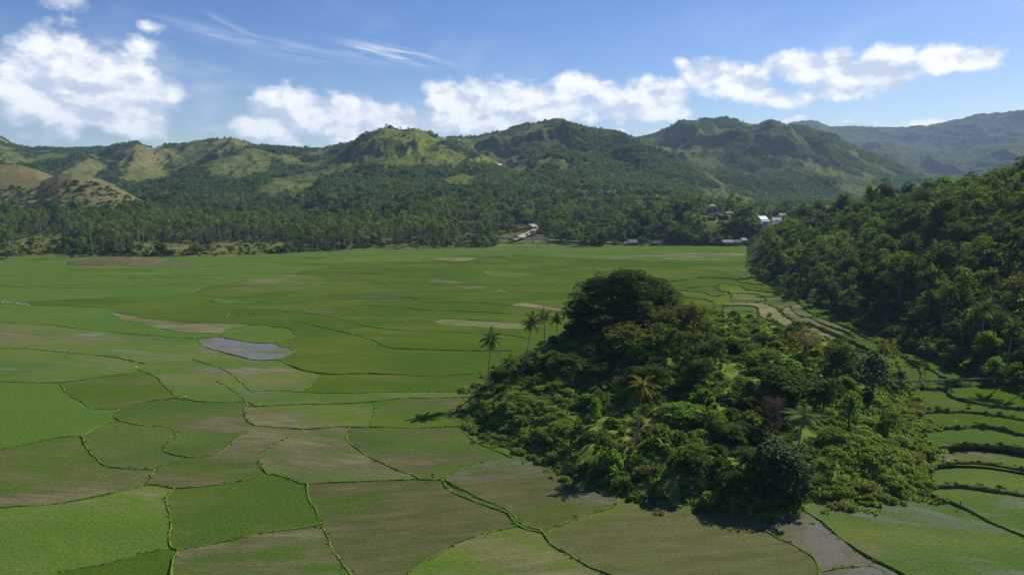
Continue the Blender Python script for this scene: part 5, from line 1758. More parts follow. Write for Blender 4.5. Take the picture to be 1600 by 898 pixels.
# --- valley belt
X, Y, Z, px, py = cand(640, 1330, 40000)
ok = ~inside_poly(X, Y, outer_w) & (dist_poly(X, Y, outer_w) > 5) & (Z > -1) & ~on_right_slope(X, Y, Z)
brown = (np.abs(HILLS[6].h(X, Y) - Z) < 1) | (np.abs(HILLS[7].h(X, Y) - Z) < 1)
ok &= ~(brown & (py < 327))
ok &= seen(X, Y, Z, 16, 12)
dens = valley_clear(X, Y, px, py) * (.25 + 1.1 * sstep(.36, .55, fbm(X / 55, Y / 70, 151))) * np.where(brown, sstep(322, 336, py), 1)
ok &= rg.random(len(X)) < dens * .46
X, Y, Z, px, py = (v[ok] for v in (X, Y, Z, px, py))
pal = fbm(X / 90, Y / 90, 157) + .12 * sstep(250, 350, px) * (1 - sstep(700, 800, px)) - .22 * sstep(930, 1010, px) - .30 * sstep(860, 1080, Y) + rg.normal(0, .07, len(X))
is_palm = pal > .50
near = np.argsort(Y)
LANDMARK = 0
palm_ids = [k for k in near if is_palm[k] and -20 < px[k] < 1620][:262]
palm_set = set(int(k) for k in palm_ids)
for k in palm_ids:
    o = link("coconut_palm", PALM_FAR[int(rg.integers(0, 4))])
    s = float(np.clip(rg.normal(1.08, .2), .6, 1.5))
    o.location = (X[k], Y[k], Z[k] - .2); o.scale = (s, s, s * rg.uniform(.9, 1.15)); o.rotation_euler = (0, 0, rg.uniform(0, 6.28))
    where = "left of the bare earth mound" if px[k] < 120 else ("behind the left half of the far field edge" if px[k] < 480 else ("behind the far field edge, left of the bridge" if px[k] < 800 else "behind the far field edge, right of the bridge"))
    tag(o, "distant coconut palm " + where, "palm tree", "coconut palms " + where)
rest = np.array([k for k in range(len(X)) if is_palm[k] and k not in palm_set])
s = np.clip(rg.normal(1.06, .2, len(rest)), .55, 1.5)
stuff_points("palm_grove", PALM_FAR, np.stack([X[rest], Y[rest], Z[rest] - .2], 1), rg.integers(0, 4, len(rest)), np.stack([s, s, s * rg.uniform(.9, 1.15, len(rest))], 1), rg.uniform(0, 6.28, len(rest)), "far coconut groves between the fields and the hills", "palm grove")
br = np.array([k for k in range(len(X)) if not is_palm[k]])
s = np.clip(rg.lognormal(-.05, .38, len(br)), .35, 1.9) * np.where(px[br] > 930, 1.25, np.where(Y[br] < 800, .7, 1))
stuff_points("valley_woods", MIDTREES, np.stack([X[br], Y[br], Z[br] - .3], 1), rg.choice(6, len(br), p=[.3, .2, .2, .1, .12, .08]), np.stack([s, s, s * rg.uniform(.8, 1.2, len(br))], 1), rg.uniform(0, 6.28, len(br)), "broadleaf woods of the valley floor beyond the fields", "woods")
# low scrub under the groves
X3, Y3, Z3, p3x, p3y = cand(640, 1150, 30000)
ok = ~inside_poly(X3, Y3, outer_w) & (dist_poly(X3, Y3, outer_w) > 1.5) & (Z3 > -1) & ~on_right_slope(X3, Y3, Z3) & seen(X3, Y3, Z3, 3, 6)
ok &= rg.random(len(X3)) < .42 * (1 - .8 * (1 - valley_clear(X3, Y3, p3x, p3y)))
X3, Y3, Z3 = X3[ok], Y3[ok], Z3[ok]
s3 = np.clip(rg.lognormal(.3, .4, len(X3)), .7, 3)
stuff_points("valley_scrub", [SHRUBS[i][1] for i in (0, 2, 3, 5)], np.stack([X3, Y3, Z3 - .1], 1), rg.choice(4, len(X3)), np.stack([s3, s3, s3], 1), rg.uniform(0, 6.28, len(X3)), "low scrub under the far groves", "scrub")
print("belt palms", len(palm_ids), len(rest), "broad", len(br), "scrub", len(X3))

# --- hills
X, Y, Z, px, py = cand(1150, 3450, 330000, .9)
ok = (Z > 12) & ~on_right_slope(X, Y, Z) & (px > -160) & (px < 1760)
X, Y, Z, px, py = (v[ok] for v in (X, Y, Z, px, py))
ok = seen(X, Y, Z, 9, 9)
X, Y, Z, px, py = (v[ok] for v in (X, Y, Z, px, py))
c = tree_cover(X, Y, Z, px, py)
ok = rg.random(len(X)) < (.03 * (px > 270) + .97 * c) * np.where(Y < 1330, .6, np.where(Y > 2700, .6, .9))
X, Y, Z, px, py, c = (v[ok] for v in (X, Y, Z, px, py, c))
s = np.clip(rg.lognormal(-.08, .26, len(X)), .4, 1.35) * (.58 + .45 * c) * np.where(Y > 2700, 1.25, 1.0)
stuff_points("hill_forest", FARTREES, np.stack([X, Y, Z - .4], 1), rg.choice(5, len(X), p=[.28, .2, .2, .12, .2]), np.stack([s, s, s * rg.uniform(.8, 1.2, len(X))], 1), rg.uniform(0, 6.28, len(X)), "patchy forest covering the hills across the valley", "forest")
print("hill trees", len(X))

# big single trees on the skyline of the right slope and round the village
for (kind, px0, pyt, Yt, w, lab) in [
    ('broad_bright', 1362, 288, 610, 24, "bright round tree on the right slope's skyline left of the dark round tree"),
    ('broad_dark', 1388, 280, 600, 38, "dark round tree on the right slope's skyline between two bright ones"),
    ('broad_bright', 1472, 274, 560, 46, "broad bright green tree on the skyline right of the white tower"),
    ('broad_mid', 1440, 288, 570, 36, "mid green tree on the skyline just right of the white tower"),
    ('broad_dark', 1520, 272, 520, 36, "dark tree on the skyline at the upper right of the slope"),
    ('broad_dark', 1130, 372, 800, 34, "dark round tree at the far field edge below the thatched houses"),
    ('broad_dark', 1062, 352, 800, 46, "very dark wide tree at the far field edge left of the thatched houses"),
    ('broad_dark', 965, 345, 840, 50, "dark wide tree behind the far hut right of the road bank"),
    ('broad_bright', 1005, 322, 900, 40, "light green tree on the rise left of the thatched houses"),
    ('broad_mid', 1168, 318, 850, 36, "tall leafy tree between the thatched houses and the white roofs"),
    ('broad_mid', 1090, 304, 980, 40, "tall mid green tree behind the thatched houses"),
    ('broad_dark', 1150, 300, 1000, 34, "dark tree behind the thatched houses, right of the tall mid green one"),
    ('broad_dark', 8, 392, 640, 26, "dark round tree at the left end of the far field edge"),
    ('broad_dark', 537, 368, 760, 18, "small dark round tree at the far field edge near the pale earth heap"),
]:
    TBS(kind, px0, pyt, Yt, w, lab)
# ------------------------------------------------------------------ houses
def thatched_house(px, py_base, Y, w, label, pale=False, rz=0.0):
    """House with a wide low skirt of thatch and a steep tower roof in the middle."""
    x, _, zb = at(px, py_base, Y)
    z = max(float(land_h(x, Y)), zb - 6) - .1
    root = link("thatched_house", None, None, (x, Y, z)); root.rotation_euler = (0, 0, rz)
    base_h = max(0.8, zb - z)
    wl = MB(); h0 = base_h; h1 = base_h + 1.9; hw = w * .36
    wl.box(-hw, hw, -hw, hw, h0, h1)
    wl.build("wall", M['bamboo'], root)
    st = MB()
    for sx_ in (-1, 0, 1):
        for sy_ in (-1, 0, 1):
            st.tube([(sx_ * hw * .9, sy_ * hw * .9, -.5), (sx_ * hw * .9, sy_ * hw * .9, h0 - .02)], .14, 6)
    st.build("stilts", M['weathered_wood'], root)
    dr = MB(); dr.box(-.45, .45, -hw - .06, -hw - .005, h0 + .02, h0 + 1.6); dr.build("door", M['dark_gap'], root)
    rings = [(w * .56, h1 - .75), (w * .43, h1 + .25), (w * .27, h1 + 1.35), (w * .20, h1 + 2.3), (w * .165, h1 + 4.6), (w * .13, h1 + 6.2)]
    v, f = [], []
    def sq(r, zz, ry=None):
        ry = r if ry is None else ry
        k = .82
        return [(-r, -ry * k, zz), (-r * k, -ry, zz), (r * k, -ry, zz), (r, -ry * k, zz), (r, ry * k, zz), (r * k, ry, zz), (-r * k, ry, zz), (-r, ry * k, zz)]
    for i, (r, zz) in enumerate(rings):
        v += sq(r, zz, r * (1 if i < 3 else max(.35, 1 - .16 * (i - 2))))
    for i in range(len(rings) - 1):
        for j in range(8):
            f.append((i * 8 + j, i * 8 + (j + 1) % 8, (i + 1) * 8 + (j + 1) % 8, (i + 1) * 8 + j))
    f.append(tuple(range((len(rings) - 1) * 8, len(rings) * 8))); f.append(tuple(range(8))[::-1])
    skirt = MB(); n1 = 3 * 8
    skirt.add(v[:n1], [q for q in f if max(q) < n1])
    rf_ = skirt.build("roof", M['thatch_pale'] if pale else M['thatch'], root)
    tw = MB(); tw.add([(a_, b_, c_) for a_, b_, c_ in v[16:]], [tuple(i - 16 for i in q) for q in f if min(q) >= 16])
    t_ = tw.build("roof_tower", M['thatch'], rf_)
    hn = MB()
    for s in (-1, 1):
        hn.tube([(s * w * .10, 0, h1 + 6.1), (s * w * .13, 0, h1 + 6.9), (s * w * .15, 0, h1 + 7.4)], [.12, .09, .04], 5)
    hn.build("ridge_horns", M['weathered_wood'], rf_)
    return tag(root, label, "house")


thatched_house(1110, 323, 905, 11, "thatched house with tall peaked roof, topmost of the village on the wooded rise", True, .3)
thatched_house(1109, 336, 870, 10, "dark thatched house, left one of the lower row on the rise", False, .1)
thatched_house(1117, 335, 872, 10.5, "dark thatched house beside the left one in the lower row", False, -.2)
thatched_house(1125, 332, 890, 7, "small thatched hut between the lower row and the right-hand house", True, .2)
thatched_house(1136, 334, 878, 11, "thatched house with a pale skirt roof at the right end of the village", True, .15)


def metal_house(px, py_base, Y, w, d, hw, hr, label, roof='zinc', wall='plaster', rz=0.0, porch=False, ground=None):
    x, _, zb = at(px, py_base, Y)
    z = float(land_h(x, Y)) - .1
    lift = max(0.0, zb - z)
    root = link("house", None, None, (x, Y, z)); root.rotation_euler = (0, 0, rz)
    wl = MB(); wl.box(-w / 2, w / 2, -d / 2, d / 2, -1, hw + lift)
    wl.add([(-w / 2, -d / 2, hw + lift), (-w / 2, d / 2, hw + lift), (-w / 2, 0, hw + lift + hr * .96)], [(0, 1, 2)])
    wl.add([(w / 2, -d / 2, hw + lift), (w / 2, d / 2, hw + lift), (w / 2, 0, hw + lift + hr * .96)], [(0, 2, 1)])
    wl.build("wall", M[wall], root)
    r = MB(); ov_ = .7; zt = hw + lift
    for s in (-1, 1):
        a_ = [(-w / 2 - ov_, s * (d / 2 + ov_), zt - ov_ * hr / (d / 2)), (w / 2 + ov_, s * (d / 2 + ov_), zt - ov_ * hr / (d / 2)), (w / 2 + ov_, 0, zt + hr), (-w / 2 - ov_, 0, zt + hr)]
        b_ = [(p[0], p[1], p[2] + .12) for p in a_]
        r.add(a_ + b_, [(0, 1, 2, 3), (7, 6, 5, 4), (0, 4, 5, 1), (1, 5, 6, 2), (2, 6, 7, 3), (3, 7, 4, 0)])
    r.build("roof", M[roof], root)
    yb = -d / 2
    dr = MB(); dr.box(-.5, .5, yb - .06, yb - .004, lift, lift + 2.0); dr.build("door", M['dark_gap'], root)
    for k in (-1, 1):
        wn = MB(); wn.box(k * w * .3 - .6, k * w * .3 + .6, yb - .05, yb - .004, lift + .9, lift + 1.9); fr = wn.build("window", M['dark_gap'], root)
        sb = MB(); sb.box(k * w * .3 - .7, k * w * .3 + .7, yb - .12, yb - .003, lift + .78, lift + .88); sb.build("sill", M['concrete'], fr)
    if porch:
        pm = MB()
        for k in (-1, 0, 1):
            pm.tube([(k * w * .42, yb - 2.2, -.5), (k * w * .42, yb - 2.2, lift + hw - .5)], .1, 6)
        pm.build("porch_posts", M['weathered_wood'], root)
        pr = MB(); pr.box(-w * .48, w * .48, yb - 2.7, yb - .85, lift + hw - .48, lift + hw - .38); pr.build("porch_roof", M[roof], root)
    return tag(root, label, "house")


metal_house(1190, 345, 850, 12, 8, 2.6, 3.2, "large white-roofed house on the slope, left of the other white roof", 'zinc', 'plaster', .5)
metal_house(1196, 349, 835, 7, 6, 2.8, 1.6, "small white house in front of the large white-roofed house", 'zinc', 'plaster', -.3)
metal_house(1214, 346, 860, 10, 7, 2.2, 2.2, "white-roofed house right of the large one on the slope", 'zinc', 'plaster', -.35)
metal_house(1222, 340, 885, 9, 6, 3.4, 2.2, "red-roofed house behind the white roofs on the slope", 'roof_red', 'plaster', .2)
metal_house(1136, 381, 772, 11, 6, 2.6, 2.0, "grey-roofed house at the far field edge below the village", 'zinc_dark', 'weathered_wood', .1, True)
metal_house(1150, 381, 775, 9, 6, 2.4, 2.2, "dark low house beside the grey-roofed one at the field edge", 'zinc_dark', 'weathered_wood', -.1)
metal_house(1161, 379, 780, 6, 5, 3.2, 2.0, "pale blue-walled house at the right end of the field edge huts", 'zinc_dark', 'plaster_blue', .4)
metal_house(988, 381, 780, 9, 6, 2.6, 2.4, "grey hut with porch at the far field edge right of the road bank", 'zinc_dark', 'weathered_wood', .05, True)
metal_house(1025, 382, 778, 7, 5, 2.4, 2.2, "small grey hut at the far field edge, midway to the village huts", 'zinc_dark', 'weathered_wood', -.2, True)
metal_house(571, 378, 830, 9, 6, 2.6, 1.8, "low grey-roofed house among palms near the earth heap", 'zinc_dark', 'weathered_wood', .2)
metal_house(780, 283, 1850, 12, 8, 3.5, 3.0, "tiny white-roofed house on the dark hillside, left of the other one", 'zinc', 'plaster', .6)
metal_house(845, 291, 1750, 11, 8, 3.2, 3.2, "tiny white house with pointed roof on the hillside", 'zinc', 'plaster', .3)
metal_house(775, 281, 1880, 8, 7, 3.2, 2.4, "tiny white-walled house beside the roof on the dark hillside", 'zinc', 'plaster', -.4)
metal_house(1052, 229, 3050, 10, 8, 3, 3, "tiny pale house high on the grassy right-hand hill", 'weathered_wood', 'bamboo', .4)


# white tower on the right slope's skyline
x, _, zb = at(1412, 306, 620)
z = float(land_h(x, 620)) - .3
root = link("white_tower", None, None, (x, 620, z)); top = max(10, at(1412, 293, 620)[2] - z)
b = MB(); b.box(-2.2, 2.2, -2.2, 2.2, -1, top); b.build("wall", M['plaster'], root)
b = MB(); b.add([(-2.7, -2.7, top + .003), (2.7, -2.7, top + .003), (2.7, 2.7, top + .003), (-2.7, 2.7, top + .003), (0, 0, top + 3.4)], [(0, 1, 4), (1, 2, 4), (2, 3, 4), (3, 0, 4), (3, 2, 1, 0)]); b.build("roof", M['zinc'], root)
b = MB(); b.box(-.6, .6, -2.26, -2.203, top - 2.6, top - 1.0); b.build("window", M['dark_gap'], root)
tag(root, "white tower with pale pointed roof on the right slope's skyline", "tower")
metal_house(1440, 309, 600, 8, 6, 3, 2, "low white building right of the white tower on the slope", 'zinc', 'plaster', .1)


# ------------------------------------------------------------------ road, bridge and river track
def ribbon(name, px_pts, Ys, width, mat, lift):
    P = []
    for (px, py), Yq in zip(px_pts, Ys):
        P.append((at(px, py, Yq)[0], Yq))
    P = smooth_line(P, 8)
    P = np.array(P); tg = np.gradient(P, axis=0); tg /= np.linalg.norm(tg, axis=1, keepdims=True); nr = np.stack([-tg[:, 1], tg[:, 0]], 1)
    V = []
    for u in (-1, -.95, 0, .95, 1):
        q = P + nr * u * width / 2
        zc_ = land_h(P[:, 0], P[:, 1])
        zz = np.maximum(land_h(q[:, 0], q[:, 1]), zc_) + (lift if abs(u) < 1 else -.6)
        V.append(np.stack([q[:, 0], q[:, 1], zz], 1))
    V = np.stack(V, 1).reshape(-1, 3); n = len(P)
    i = (np.arange(n - 1)[:, None] * 5 + np.arange(4)[None, :]).ravel()
    return tag(link(name, mesh_np(name, V, np.stack([i, i + 1, i + 6, i + 5], 1), mat)), kind="structure")


ribbon("road", [(800, 377), (812, 372), (822, 366), (832, 360), (838, 354), (830, 349)], [815, 840, 870, 905, 950, 990], 9, M['dirt_road'], .35)
# road on a low bank along the field edge
A0 = Vector(at(862, 380, 805)); A1 = Vector(at(1000, 383, 790))
b = MB()
def road_bank(p0, p1, h0, h1, w):
    b_ = MB(); n = 24
    vs = []
    for k in range(n + 1):
        u = k / n; x_ = p0[0] + (p1[0] - p0[0]) * u; y_ = p0[1] + (p1[1] - p0[1]) * u; h = h0 + (h1 - h0) * u + .15 * math.sin(k * 2.1)
        vs += [(x_, y_ - w * .5 - 2.2 * h * .5, -.5), (x_, y_ - w * .5, h), (x_, y_ + w * .5, h), (x_, y_ + w * .5 + 2, -.5)]
    fs = []
    for k in range(n):
        for j in range(3):
            fs.append((k * 4 + j, k * 4 + j + 4, k * 4 + j + 5, k * 4 + j + 1))
    b_.add(vs, fs); b_.m = [2 if False else (1 if i % 3 == 1 else 0) for i in range(len(b_.f))]
    return b_
o = road_bank((at(858, 382, 800)[0], 800), (at(1005, 384, 785)[0], 785), 4.6, 1.2, 6).build("road_embankment", [M['bank'], M['dirt_road']])
tag(o, kind="structure")
xb0, xb1 = at(779, 374, 806)[0], at(858, 378, 800)[0]
root = link("road_bridge", None, None, ((xb0 + xb1) / 2, 803, 0)); L = (xb1 - xb0) / 2
b = MB(); b.add([(-L, -3.2, 6.4), (L, -3.2, 4.6), (L, 3.2, 4.6), (-L, 3.2, 6.4), (-L, -3.2, 7.1), (L, -3.2, 5.3), (L, 3.2, 5.3), (-L, 3.2, 7.1)], [(0, 3, 2, 1), (4, 5, 6, 7), (0, 1, 5, 4), (1, 2, 6, 5), (2, 3, 7, 6), (3, 0, 4, 7)])
b.build("deck", M['concrete'], root)
for s in (-1, 1):
    b = MB(); b.add([(-L, s * 3.0 - .1, 7.103), (L, s * 3.0 - .1, 5.303), (L, s * 3.0 + .1, 5.303), (-L, s * 3.0 + .1, 7.103), (-L, s * 3.0 - .1, 7.8), (L, s * 3.0 - .1, 6.0), (L, s * 3.0 + .1, 6.0), (-L, s * 3.0 + .1, 7.8)], [(0, 3, 2, 1), (4, 5, 6, 7), (0, 1, 5, 4), (1, 2, 6, 5), (2, 3, 7, 6), (3, 0, 4, 7)])
    b.build("railing", M['concrete'], root)
for u in (-.45, .35):
    b = MB(); b.box(u * L - .7, u * L + .7, -2.6, 2.6, -1.5, 5.5 - .9 * u - .003); b.build("pier", M['concrete'], root)
tag(root, "pale concrete road bridge at the far edge of the fields", "bridge")
# pale earth heaps and bare strips at the far field edge
def earth_patch(px, py, rx, ry, h, mat, seed, name="earth_mound", lab=None):
    cx, cy = on_level(px, py); ax = abs(on_level(px + rx, py)[0] - cx); ay = abs(on_level(px, py - ry)[1] - cy)
    n, m = 40, 12; V = [(cx, cy, h)]; Fq, Ft = [], []
    for i in range(1, m + 1):
        for j in range(n):
            t = 2 * math.pi * j / n; r = i / m
            k = .75 + .5 * float(fbm(np.array(math.cos(t) * 1.5), np.array(math.sin(t) * 1.5), seed, 3))
            xx, yy_ = cx + ax * r * k * math.cos(t), cy + ay * r * k * math.sin(t)
            hh = h * (1 - r ** 2) * (.6 + .8 * float(fbm(np.array(xx / 9), np.array(yy_ / 9), seed + 3, 3))) + .02 - (.6 if i == m else 0)
            V.append((xx, yy_, hh))
    for j in range(n):
        Ft.append((0, 1 + j, 1 + (j + 1) % n))
    for i in range(m - 1):
        for j in range(n):
            a_ = 1 + i * n + j; b_ = 1 + i * n + (j + 1) % n
            Fq.append((a_, a_ + n, b_ + n, b_))
    o = link(name, mesh_np(name, V, [np.array(Ft), np.array(Fq)], mat, True))
    return tag(o, kind="structure")
earth_patch(185, 409, 72, 6, 3.2, M['earth'], 5)
earth_patch(255, 413, 70, 3, .5, M['earth'], 6, "bare_earth")
earth_patch(625, 388.5, 30, 1.4, 1.0, M['earth'], 7)
earth_patch(547, 386, 6, 3, 3.0, M['earth'], 8)
earth_patch(825, 388, 30, 1.5, .4, M['earth'], 9, "bare_earth")


# --- wooden flume bridge over the terraces
p0 = Vector((*to_ground((1404, 604)), 0)); p1 = Vector((*to_ground((1560, 598)), 0))
zf0 = 3.0
root = link("wooden_footbridge", None, None, (p0.x, p0.y, 0))
d = p1 - p0; L = d.length; root.rotation_euler = (0, 0, math.atan2(d.y, d.x))
b = MB(); b.box(0, L, -.35, .35, zf0 + .9, zf0 + 1.02); b.build("deck", M['weathered_wood'], root)
for s in (-1, 1):
    b = MB(); b.box(0, L, s * .40 - .045, s * .40 + .045, zf0 + 1.0, zf0 + 1.34); b.build("side_board", M['weathered_wood'], root)
for k in range(9):
    b = MB(); xx = L * (.08 + .86 * k / 8)
    b.tube([(xx, -.3, .6), (xx, -.3, zf0 + .897)], .10, 6); b.tube([(xx, .3, .6), (xx, .3, zf0 + .897)], .10, 6); b.box(xx - .08, xx + .08, -.5, .5, zf0 + .70, zf0 + .86)
    b.build("trestle", M['weathered_wood'], root)
tag(root, "long wooden footbridge on trestles crossing the terraced fields", "footbridge")
# two slender papaya-like trees at its left end
for px, pyt, Yq, lab in ((1409, 578, 208, "slender tall-stemmed tree at the left end of the wooden footbridge"), (1399, 600, 196, "slender tall-stemmed tree in the tall grass left of the footbridge")):
    TBS('slender', px, pyt, Yq, 17, lab)


# ------------------------------------------------------------------ birds and people
def skin_mesh(name, joints, edges, radii, mat, sub=2, root=0):
    me = bpy.data.meshes.new(name); me.from_pydata([tuple(j) for j in joints], edges, []); me.update()
    o = bpy.data.objects.new(name, me); COL.objects.link(o)
    sk = o.modifiers.new("skin", 'SKIN'); sk.use_smooth_shade = True
    for i, r in enumerate(radii):
        v = me.skin_vertices[0].data[i]
        v.radius = (r, r) if not isinstance(r, tuple) else r
        v.use_root = (i == root)
    ss = o.modifiers.new("sub", 'SUBSURF'); ss.levels = sub; ss.render_levels = sub
    dg = bpy.context.evaluated_depsgraph_get()
    out = bpy.data.meshes.new_from_object(o.evaluated_get(dg))
    out.materials.clear()
    for m in (mat if isinstance(mat, (list, tuple)) else [mat]):
        out.materials.append(m)
    bpy.data.objects.remove(o); bpy.data.meshes.remove(me)
    out.name = name
    return out


def egret_mesh(pose):
    """Standing white egret facing +X: body, S-curved neck, bill, long dark legs."""
    if pose == 0:
        J = [(-.02, 0, .48), (-.20, 0, .44), (-.33, 0, .38), (.12, 0, .55), (.20, 0, .64), (.17, 0, .74), (.21, 0, .84), (.28, 0, .86), (.34, 0, .85), (.43, 0, .83), (0, .05, .42), (.02, .05, .22), (-.01, .05, .01), (.08, .05, .0), (0, -.05, .42), (.0, -.05, .22), (-.03, -.05, .01), (.06, -.05, .0)]
    else:   # stooping to feed
        J = [(-.02, 0, .46), (-.20, 0, .46), (-.33, 0, .44), (.12, 0, .47), (.24, 0, .50), (.33, 0, .44), (.40, 0, .33), (.45, 0, .24), (.49, 0, .19), (.55, 0, .11), (0, .05, .40), (.03, .05, .21), (-.01, .05, .01), (.08, .05, .0), (0, -.05, .40), (-.02, -.05, .21), (-.06, -.05, .01), (.03, -.05, .0)]
    E = [(0, 1), (1, 2), (0, 3), (3, 4), (4, 5), (5, 6), (6, 7), (7, 8), (8, 9), (0, 10), (10, 11), (11, 12), (12, 13), (0, 14), (14, 15), (15, 16), (16, 17)]
    Rr = [.13, .10, .03, .075, .035, .028, .028, .036, .018, .006, .035, .012, .010, .008, .035, .012, .010, .008]
    me = skin_mesh("egret", J, E, Rr, [M['egret_white'], M['egret_bill'], M['egret_leg']], 1)
    for p in me.polygons:
        c = p.center
        hx = J[8]
        if c.x > hx[0] - .005 and abs(c.z - (J[8][2] + J[9][2]) / 2) < .09: p.material_index = 1
        elif c.z < .34 and c.x < .12: p.material_index = 2
    return me
EG = [egret_mesh(0), egret_mesh(1)]
EGRETS = [(330, 498, "by the pale wedge-shaped field"), (125, 506, "on the long bank left of the pale wedge-shaped field"), (305, 528, "at the bank corner by the flooded plots"), (335, 547, "beside the flooded plot, upper of two"), (336, 558, "beside the flooded plot, lower of two"),
          (213, 575, "at the top end of the winding bank on the left"), (290, 621, "at the bend of the winding bank on the left"), (467, 546, "at the right tip of the flooded plot"), (729, 573, "alone in the green field left of the tall palm"), (635, 503, "left one of a pair in mid field"), (638, 503, "right one of a pair in mid field"),
          (781, 687, "at the knoll's left foot beside the water"), (1493, 663, "on the terrace bank right of the knoll"), (1475, 721, "left one of a group on the lower terrace"), (1479, 720, "middle one of a group on the lower terrace"), (1482, 722, "right one of a group on the lower terrace"), (875, 748, "at the knoll's front edge in the muddy water"), (1010, 786, "at the front foot of the knoll below the dry grass")]
for px, py, wh in EGRETS:
    x, y = to_ground((px, py))
    o = link("egret", EG[random.random() < .4]); o.location = (x, y, max(float(bank_level(x, y)), 0) + .02 + (.7 if 1470 < px < 1495 and py < 700 else 0)); s = random.uniform(1.0, 1.25); o.scale = (s, s, s); o.rotation_euler = (0, 0, random.uniform(0, 6.28))
    tag(o, "white egret standing " + wh, "bird", "egrets in the fields")
FAR_E = [(288, 422), (203, 443), (517, 430), (712, 418), (784, 418), (800, 419), (492, 465), (534, 469), (552, 523), (834, 411), (854, 406), (864, 413), (886, 414), (820, 408), (780, 415), (898, 404), (930, 410), (357, 491), (355, 494), (760, 410), (840, 416)]
for px, py in FAR_E:
    x, y = on_level(px, py)
    o = link("egret", EG[random.random() < .4]); o.location = (x, y, .02); s = random.uniform(1.0, 1.3); o.scale = (s, s, s); o.rotation_euler = (0, 0, random.uniform(0, 6.28))
    tag(o, "tiny distant white egret scattered over the far green fields", "bird", "egrets far out on the plain")
for k in range(22):
    px = 3 + k * 2.0 + random.uniform(-.8, .8); py = 472.5 + .11 * (px - 3) + random.uniform(-.8, 1.2) + (5 if k % 7 == 3 else 0)
    x, y = on_level(px, py)
    o = link("egret", EG[k % 2]); o.location = (x, y, .02); o.rotation_euler = (0, 0, random.uniform(0, 6.28)); o.scale = (1.2, 1.2, 1.2)
    tag(o, "white egret in the flock lined up along a bank at the far left", "bird", "egret flock at the far left")


